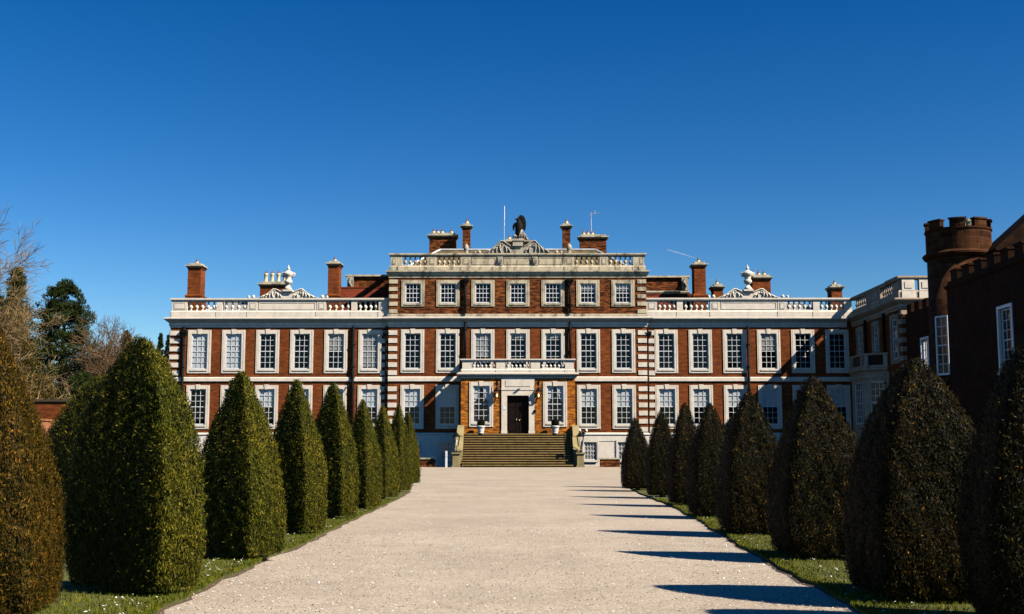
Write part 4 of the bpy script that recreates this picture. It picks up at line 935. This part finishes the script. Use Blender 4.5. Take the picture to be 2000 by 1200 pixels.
RT = thing('round_tower', (26.92,72,0), 'round battlemented sandstone tower rising above the range', 'tower')
def ring(bm, r0, r1, z0, z1, a0=0, a1=2*math.pi, seg=48, m=0):
    k = max(2,int(seg*(a1-a0)/(2*math.pi))); full = abs(a1-a0-2*math.pi) < 1e-6; vs = []; fs = []
    for i in range(k+1):
        a = a0+(a1-a0)*i/k
        for r,z_ in ((r0,z0),(r1,z0),(r1,z1),(r0,z1)): vs.append((r*math.cos(a),r*math.sin(a),z_))
    for i in range(k):
        for j in range(4): fs.append((i*4+j,i*4+(j+1)%4,i*4+4+(j+1)%4,i*4+4+j))
    if not full: fs += [(0,1,2,3),(k*4+3,k*4+2,k*4+1,k*4)]
    bm.add(vs, fs, m)
def tower_mat():
    m, N, L, B = new_mat('tower_sandstone'); tc = N.new('ShaderNodeTexCoord'); sp = N.new('ShaderNodeSeparateXYZ'); L.new(tc.outputs['Object'], sp.inputs[0])
    at = N.new('ShaderNodeMath'); at.operation = 'ARCTAN2'; L.new(sp.outputs[1], at.inputs[0]); L.new(sp.outputs[0], at.inputs[1])
    mu = N.new('ShaderNodeMath'); mu.operation = 'MULTIPLY'; mu.inputs[1].default_value = 1.9; L.new(at.outputs[0], mu.inputs[0])
    c = N.new('ShaderNodeCombineXYZ'); L.new(mu.outputs[0], c.inputs[0]); L.new(sp.outputs[2], c.inputs[1])
    t = N.new('ShaderNodeTexBrick'); L.new(c.outputs[0], t.inputs['Vector']); t.inputs['Scale'].default_value = 1; t.inputs['Brick Width'].default_value = 1.2; t.inputs['Row Height'].default_value = .4; t.inputs['Mortar Size'].default_value = .015
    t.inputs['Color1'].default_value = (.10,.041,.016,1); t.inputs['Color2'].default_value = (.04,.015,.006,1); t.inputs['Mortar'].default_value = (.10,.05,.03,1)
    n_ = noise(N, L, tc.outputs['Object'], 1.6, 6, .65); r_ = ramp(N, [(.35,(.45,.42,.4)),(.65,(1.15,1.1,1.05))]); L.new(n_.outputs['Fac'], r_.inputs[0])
    L.new(mixc(N,L,1.0,t.outputs['Color'],r_.outputs[0],'MULTIPLY'), B.inputs['Base Color']); B.inputs['Roughness'].default_value = .95; B.inputs['Specular IOR Level'].default_value = .08; bump(N,L,t.outputs['Fac'],B,-.4,.02); return m
M['tower'] = tower_mat()
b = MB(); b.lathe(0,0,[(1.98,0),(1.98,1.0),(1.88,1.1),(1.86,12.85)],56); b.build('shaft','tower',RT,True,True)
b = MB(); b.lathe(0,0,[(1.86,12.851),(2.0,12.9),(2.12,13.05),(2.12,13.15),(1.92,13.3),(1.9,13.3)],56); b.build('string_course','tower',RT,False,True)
b = MB(); ring(b,1.5,1.9,13.3,14.55); ring(b,1.48,1.96,14.5501,14.65)
for k in range(8):
    a = k*math.pi/4+.18; ring(b,1.5,1.91,14.651,15.1,a,a+.48); ring(b,1.45,1.98,15.101,15.2,a-.03,a+.51)
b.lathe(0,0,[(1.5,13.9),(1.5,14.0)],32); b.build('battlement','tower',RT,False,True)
b = MB()
for dx,dy,hh in ((.25,.1,1.55),(.0,.5,1.5),(.7,-.1,1.4),(.55,.6,1.4)): b.lathe(dx,dy,[(.24,14.0),(.24,14.0+hh-.2),(.28,14.0+hh-.18),(.24,14.0+hh)],8)
b.build('chimney_pots','pot_clay',RT,local=True)
w = sash_mb(.9,3.55,2,6,.02,.09); o = w.build('window','white_paint',RT,local=True); an = R(-58)
o.location = (-1.90*math.sin(R(58)),-1.90*math.cos(R(58)),5.8); o.rotation_euler.z = an; MB().box(-.42,.42,.03,.035,.05,3.5).build('pane','glass',o,local=True)

# ------------------------------------------------------------------ garden walls
t = thing('garden_wall', (-25,45,0), 'sunlit orange brick garden wall running along the far side of the yews', 'wall')
b = MB(); b.box(-25.4,-25,18,75,0,2.92); b.build('wall','brick_garden',t); MB().box(-25.46,-24.94,18,74.9,2.922,3.02).build('coping','brick_garden',t)
t = thing('garden_wall', (-33,75,0), 'taller dark red brick garden wall with flat coping below the trees', 'wall')
b = MB(); b.box(-60,-24.5,75.2,75.7,0,4.4); b.build('wall','brick',t); MB().box(-60,-24.4,75.1,75.8,4.402,4.55).build('coping','step_dark',t)

# ------------------------------------------------------------------ background trees
def bare_tree(name, x, y, h, spread, label, mat, seed, lean=(0,0), levels=6, thick=.28, cat='tree', grp=None, twig=.012, kids=(4,5), droop=0.0):
    rng = random.Random(seed); t = thing(name, (x,y,0), label, cat, grp); trunk = MB(); cr = MB()
    LN = [.24,.30,.22,.16,.11,.075,.05,.035]
    def grow(p, d, r, lv, bm):
        pts = [p]; q = p; dd = d; ln = h*LN[lv]*rng.uniform(.75,1.2); ns = 4 if lv < 4 else 2
        for i in range(ns):
            w = .10 + .03*lv
            dd = (dd + Vector((rng.gauss(0,w),rng.gauss(0,w),rng.gauss(0,w) + (.05 if lv < 5 else 0) - droop*lv*.02))).normalized(); q = q + dd*ln/ns; pts.append(q)
        r1 = max(twig*.6, r*.5); bm.tube(pts, [r+(r1-r)*i/ns for i in range(ns+1)], 7 if lv < 2 else 3)
        if lv >= levels: return
        for k in range(rng.randint(*kids)):
            s_ = pts[-1] if k == 0 else pts[rng.randint(1, ns)] if lv else pts[rng.randint(ns-1, ns)]
            ax = Vector((rng.gauss(0,1),rng.gauss(0,1),rng.gauss(0,.6))).normalized()
            nd = (dd + ax*spread*rng.uniform(.6,1.3) + Vector((lean[0],lean[1],.06))).normalized()
            grow(s_, nd, max(twig, r1*rng.uniform(.65,.95)), lv+1, cr)
    grow(Vector((0,0,0)), Vector((lean[0]*.3,0,1)).normalized(), thick, 0, trunk)
    trunk.build('trunk', 'bark', t, local=True); cr.build('crown', mat, t, local=True)
    return t
def conifer(name, x, y, h, w, label, seed, base=.2, n=14000, mat='pine', grp=None, leaf=.3, round_=.6):
    rng = np.random.default_rng(seed); t = thing(name, (x,y,0), label, 'tree', grp)
    MB().tube([(0,0,0),(.05,0,h*.5),(0,0,h*.96)], [h*.022,h*.014,.04], 8).build('trunk','bark_dark',t,local=True)
    nb = 330; u = rng.uniform(0,1,nb)**1.05; zc = h*(base+(1-base)*u*.97)
    rad = w/2*((1-u)**round_)*(.55+.45*np.minimum(1,u*5)); a = rng.uniform(0,6.28,nb); k = rng.uniform(.45,1.08,nb)
    C = np.stack([rad*k*np.cos(a), rad*k*np.sin(a), zc],1); sz_ = w*rng.uniform(.055,.13,nb)*(1.15-.6*u)
    i = rng.integers(0,nb,n); g = rng.normal(0,1,(n,3)); g /= np.linalg.norm(g,axis=1,keepdims=True); rr = rng.uniform(.25,1,n)**.5
    P = C[i] + g*(sz_[i]*rr)[:,None]*np.array([[1.15,1.15,.85]])
    D = g + np.array([[0,0,.9]]) + rng.normal(0,.5,(n,3)); Nn = rng.normal(0,1,(n,3)); Nn /= np.linalg.norm(Nn,axis=1,keepdims=True)
    tint = np.clip(.25+.5*rng.beta(2,2,n)+.3*(rng.uniform(0,1,nb)[i]-.5),0,1)
    mesh_obj('crown', leaf_mesh(P,D,Nn,rng.uniform(.6,1.3,n)*leaf,rng.uniform(.6,1.3,n)*leaf*.28,tint), mat, t)
    br = MB()
    for c in C[::3]: br.tube([(0,0,max(.5,c[2]-.5)),tuple(c)], [.07,.02], 4)
    br.build('branches','bark_dark',t,local=True)
    return t
conifer('pine_tree', -46.0,120,18.6,9.0, 'dense dark pine with a rounded crown beside the pale bare tree', 1, .2, 60000, leaf=.30, round_=.42)
conifer('pine_tree', -49.2,116,19.6,6.4, 'narrow pine top showing through the bare branches', 2, .25, 30000, leaf=.30, round_=.75)
conifer('pine_tree', -52.5,118,17.5,7.5, 'dark pine behind the lower part of the bare tree at the edge', 12, .2, 30000, leaf=.30, round_=.5)
conifer('conifer_tree', -42.2,128,14.4,5.2, 'brown-green conifer in the gap between pine and mansion', 3, .12, 16000, 'brown_tree', leaf=.26, round_=.65)
conifer('conifer_tree', -37.9,126,13.9,2.6, 'small thin spruce next to the mansion corner, further from it', 4, .2, 9000, leaf=.26, round_=.9)
conifer('conifer_tree', -35.9,122,13.3,2.4, 'small dark spruce touching the mansion corner', 5, .2, 9000, leaf=.26, round_=.8)
conifer('bush', -45,112,8.5,7, 'low brownish bush under the pine above the garden wall', 6, .08, 16000, 'brown_tree', leaf=.26, round_=.4)
conifer('bush', -40,110,8.5,7, 'low olive bush under the brown trees above the garden wall', 7, .08, 16000, 'pine', leaf=.26, round_=.4)
conifer('larch_tree', -42.6,100,14.2,6.5, 'olive-brown larch filling in behind the pale leafless tree at the edge', 15, .1, 26000, 'brown_tree', leaf=.24, round_=.6)
bare_tree('bare_tree', -38.2,86,20.5,.62, 'tall leafless pale-twigged tree at the picture edge by the garden wall', 'twig_pale', 11, (.06,0), 6, .34, twig=.016)
bare_tree('bare_tree', -36.0,88,9.6,1.0, 'leafless tree with wide sweeping branches before the dark pine', 'twig_pale', 23, (.10,0), 5, .2, twig=.018, kids=(3,3), droop=.6)
bare_tree('bare_tree', -39.6,92,14.5,.75, 'shorter leafless tree filling the gap beneath the tall pale one', 'twig_pale', 51, (0,0), 6, .2, twig=.016, kids=(4,4))
bare_tree('bare_tree', -42.2,124,13.6,.5, 'brown leafless tree between the pine and the brown conifer', 'twig_brown', 31, (0,0), 6, .2, twig=.02, kids=(4,4))
bare_tree('bare_tree', -39.0,118,13.6,.5, 'brown leafless tree just left of the mansion corner', 'twig_brown', 41, (0,0), 6, .2, twig=.02, kids=(4,4))

# ------------------------------------------------------------------ contrail
m, N, L, B = new_mat('contrail_vapour'); B.inputs['Base Color'].default_value = (.9,.9,.9,1); B.inputs['Alpha'].default_value = .28; M['vapour'] = m
b = MB(); b.tube([(382,3000,505),(415,3000,495),(455,3000,482)], [1.4,1.1,.3], 8)
tag(b.build('contrail','vapour',None,True), 'short faint white contrail in the blue sky', 'contrail')
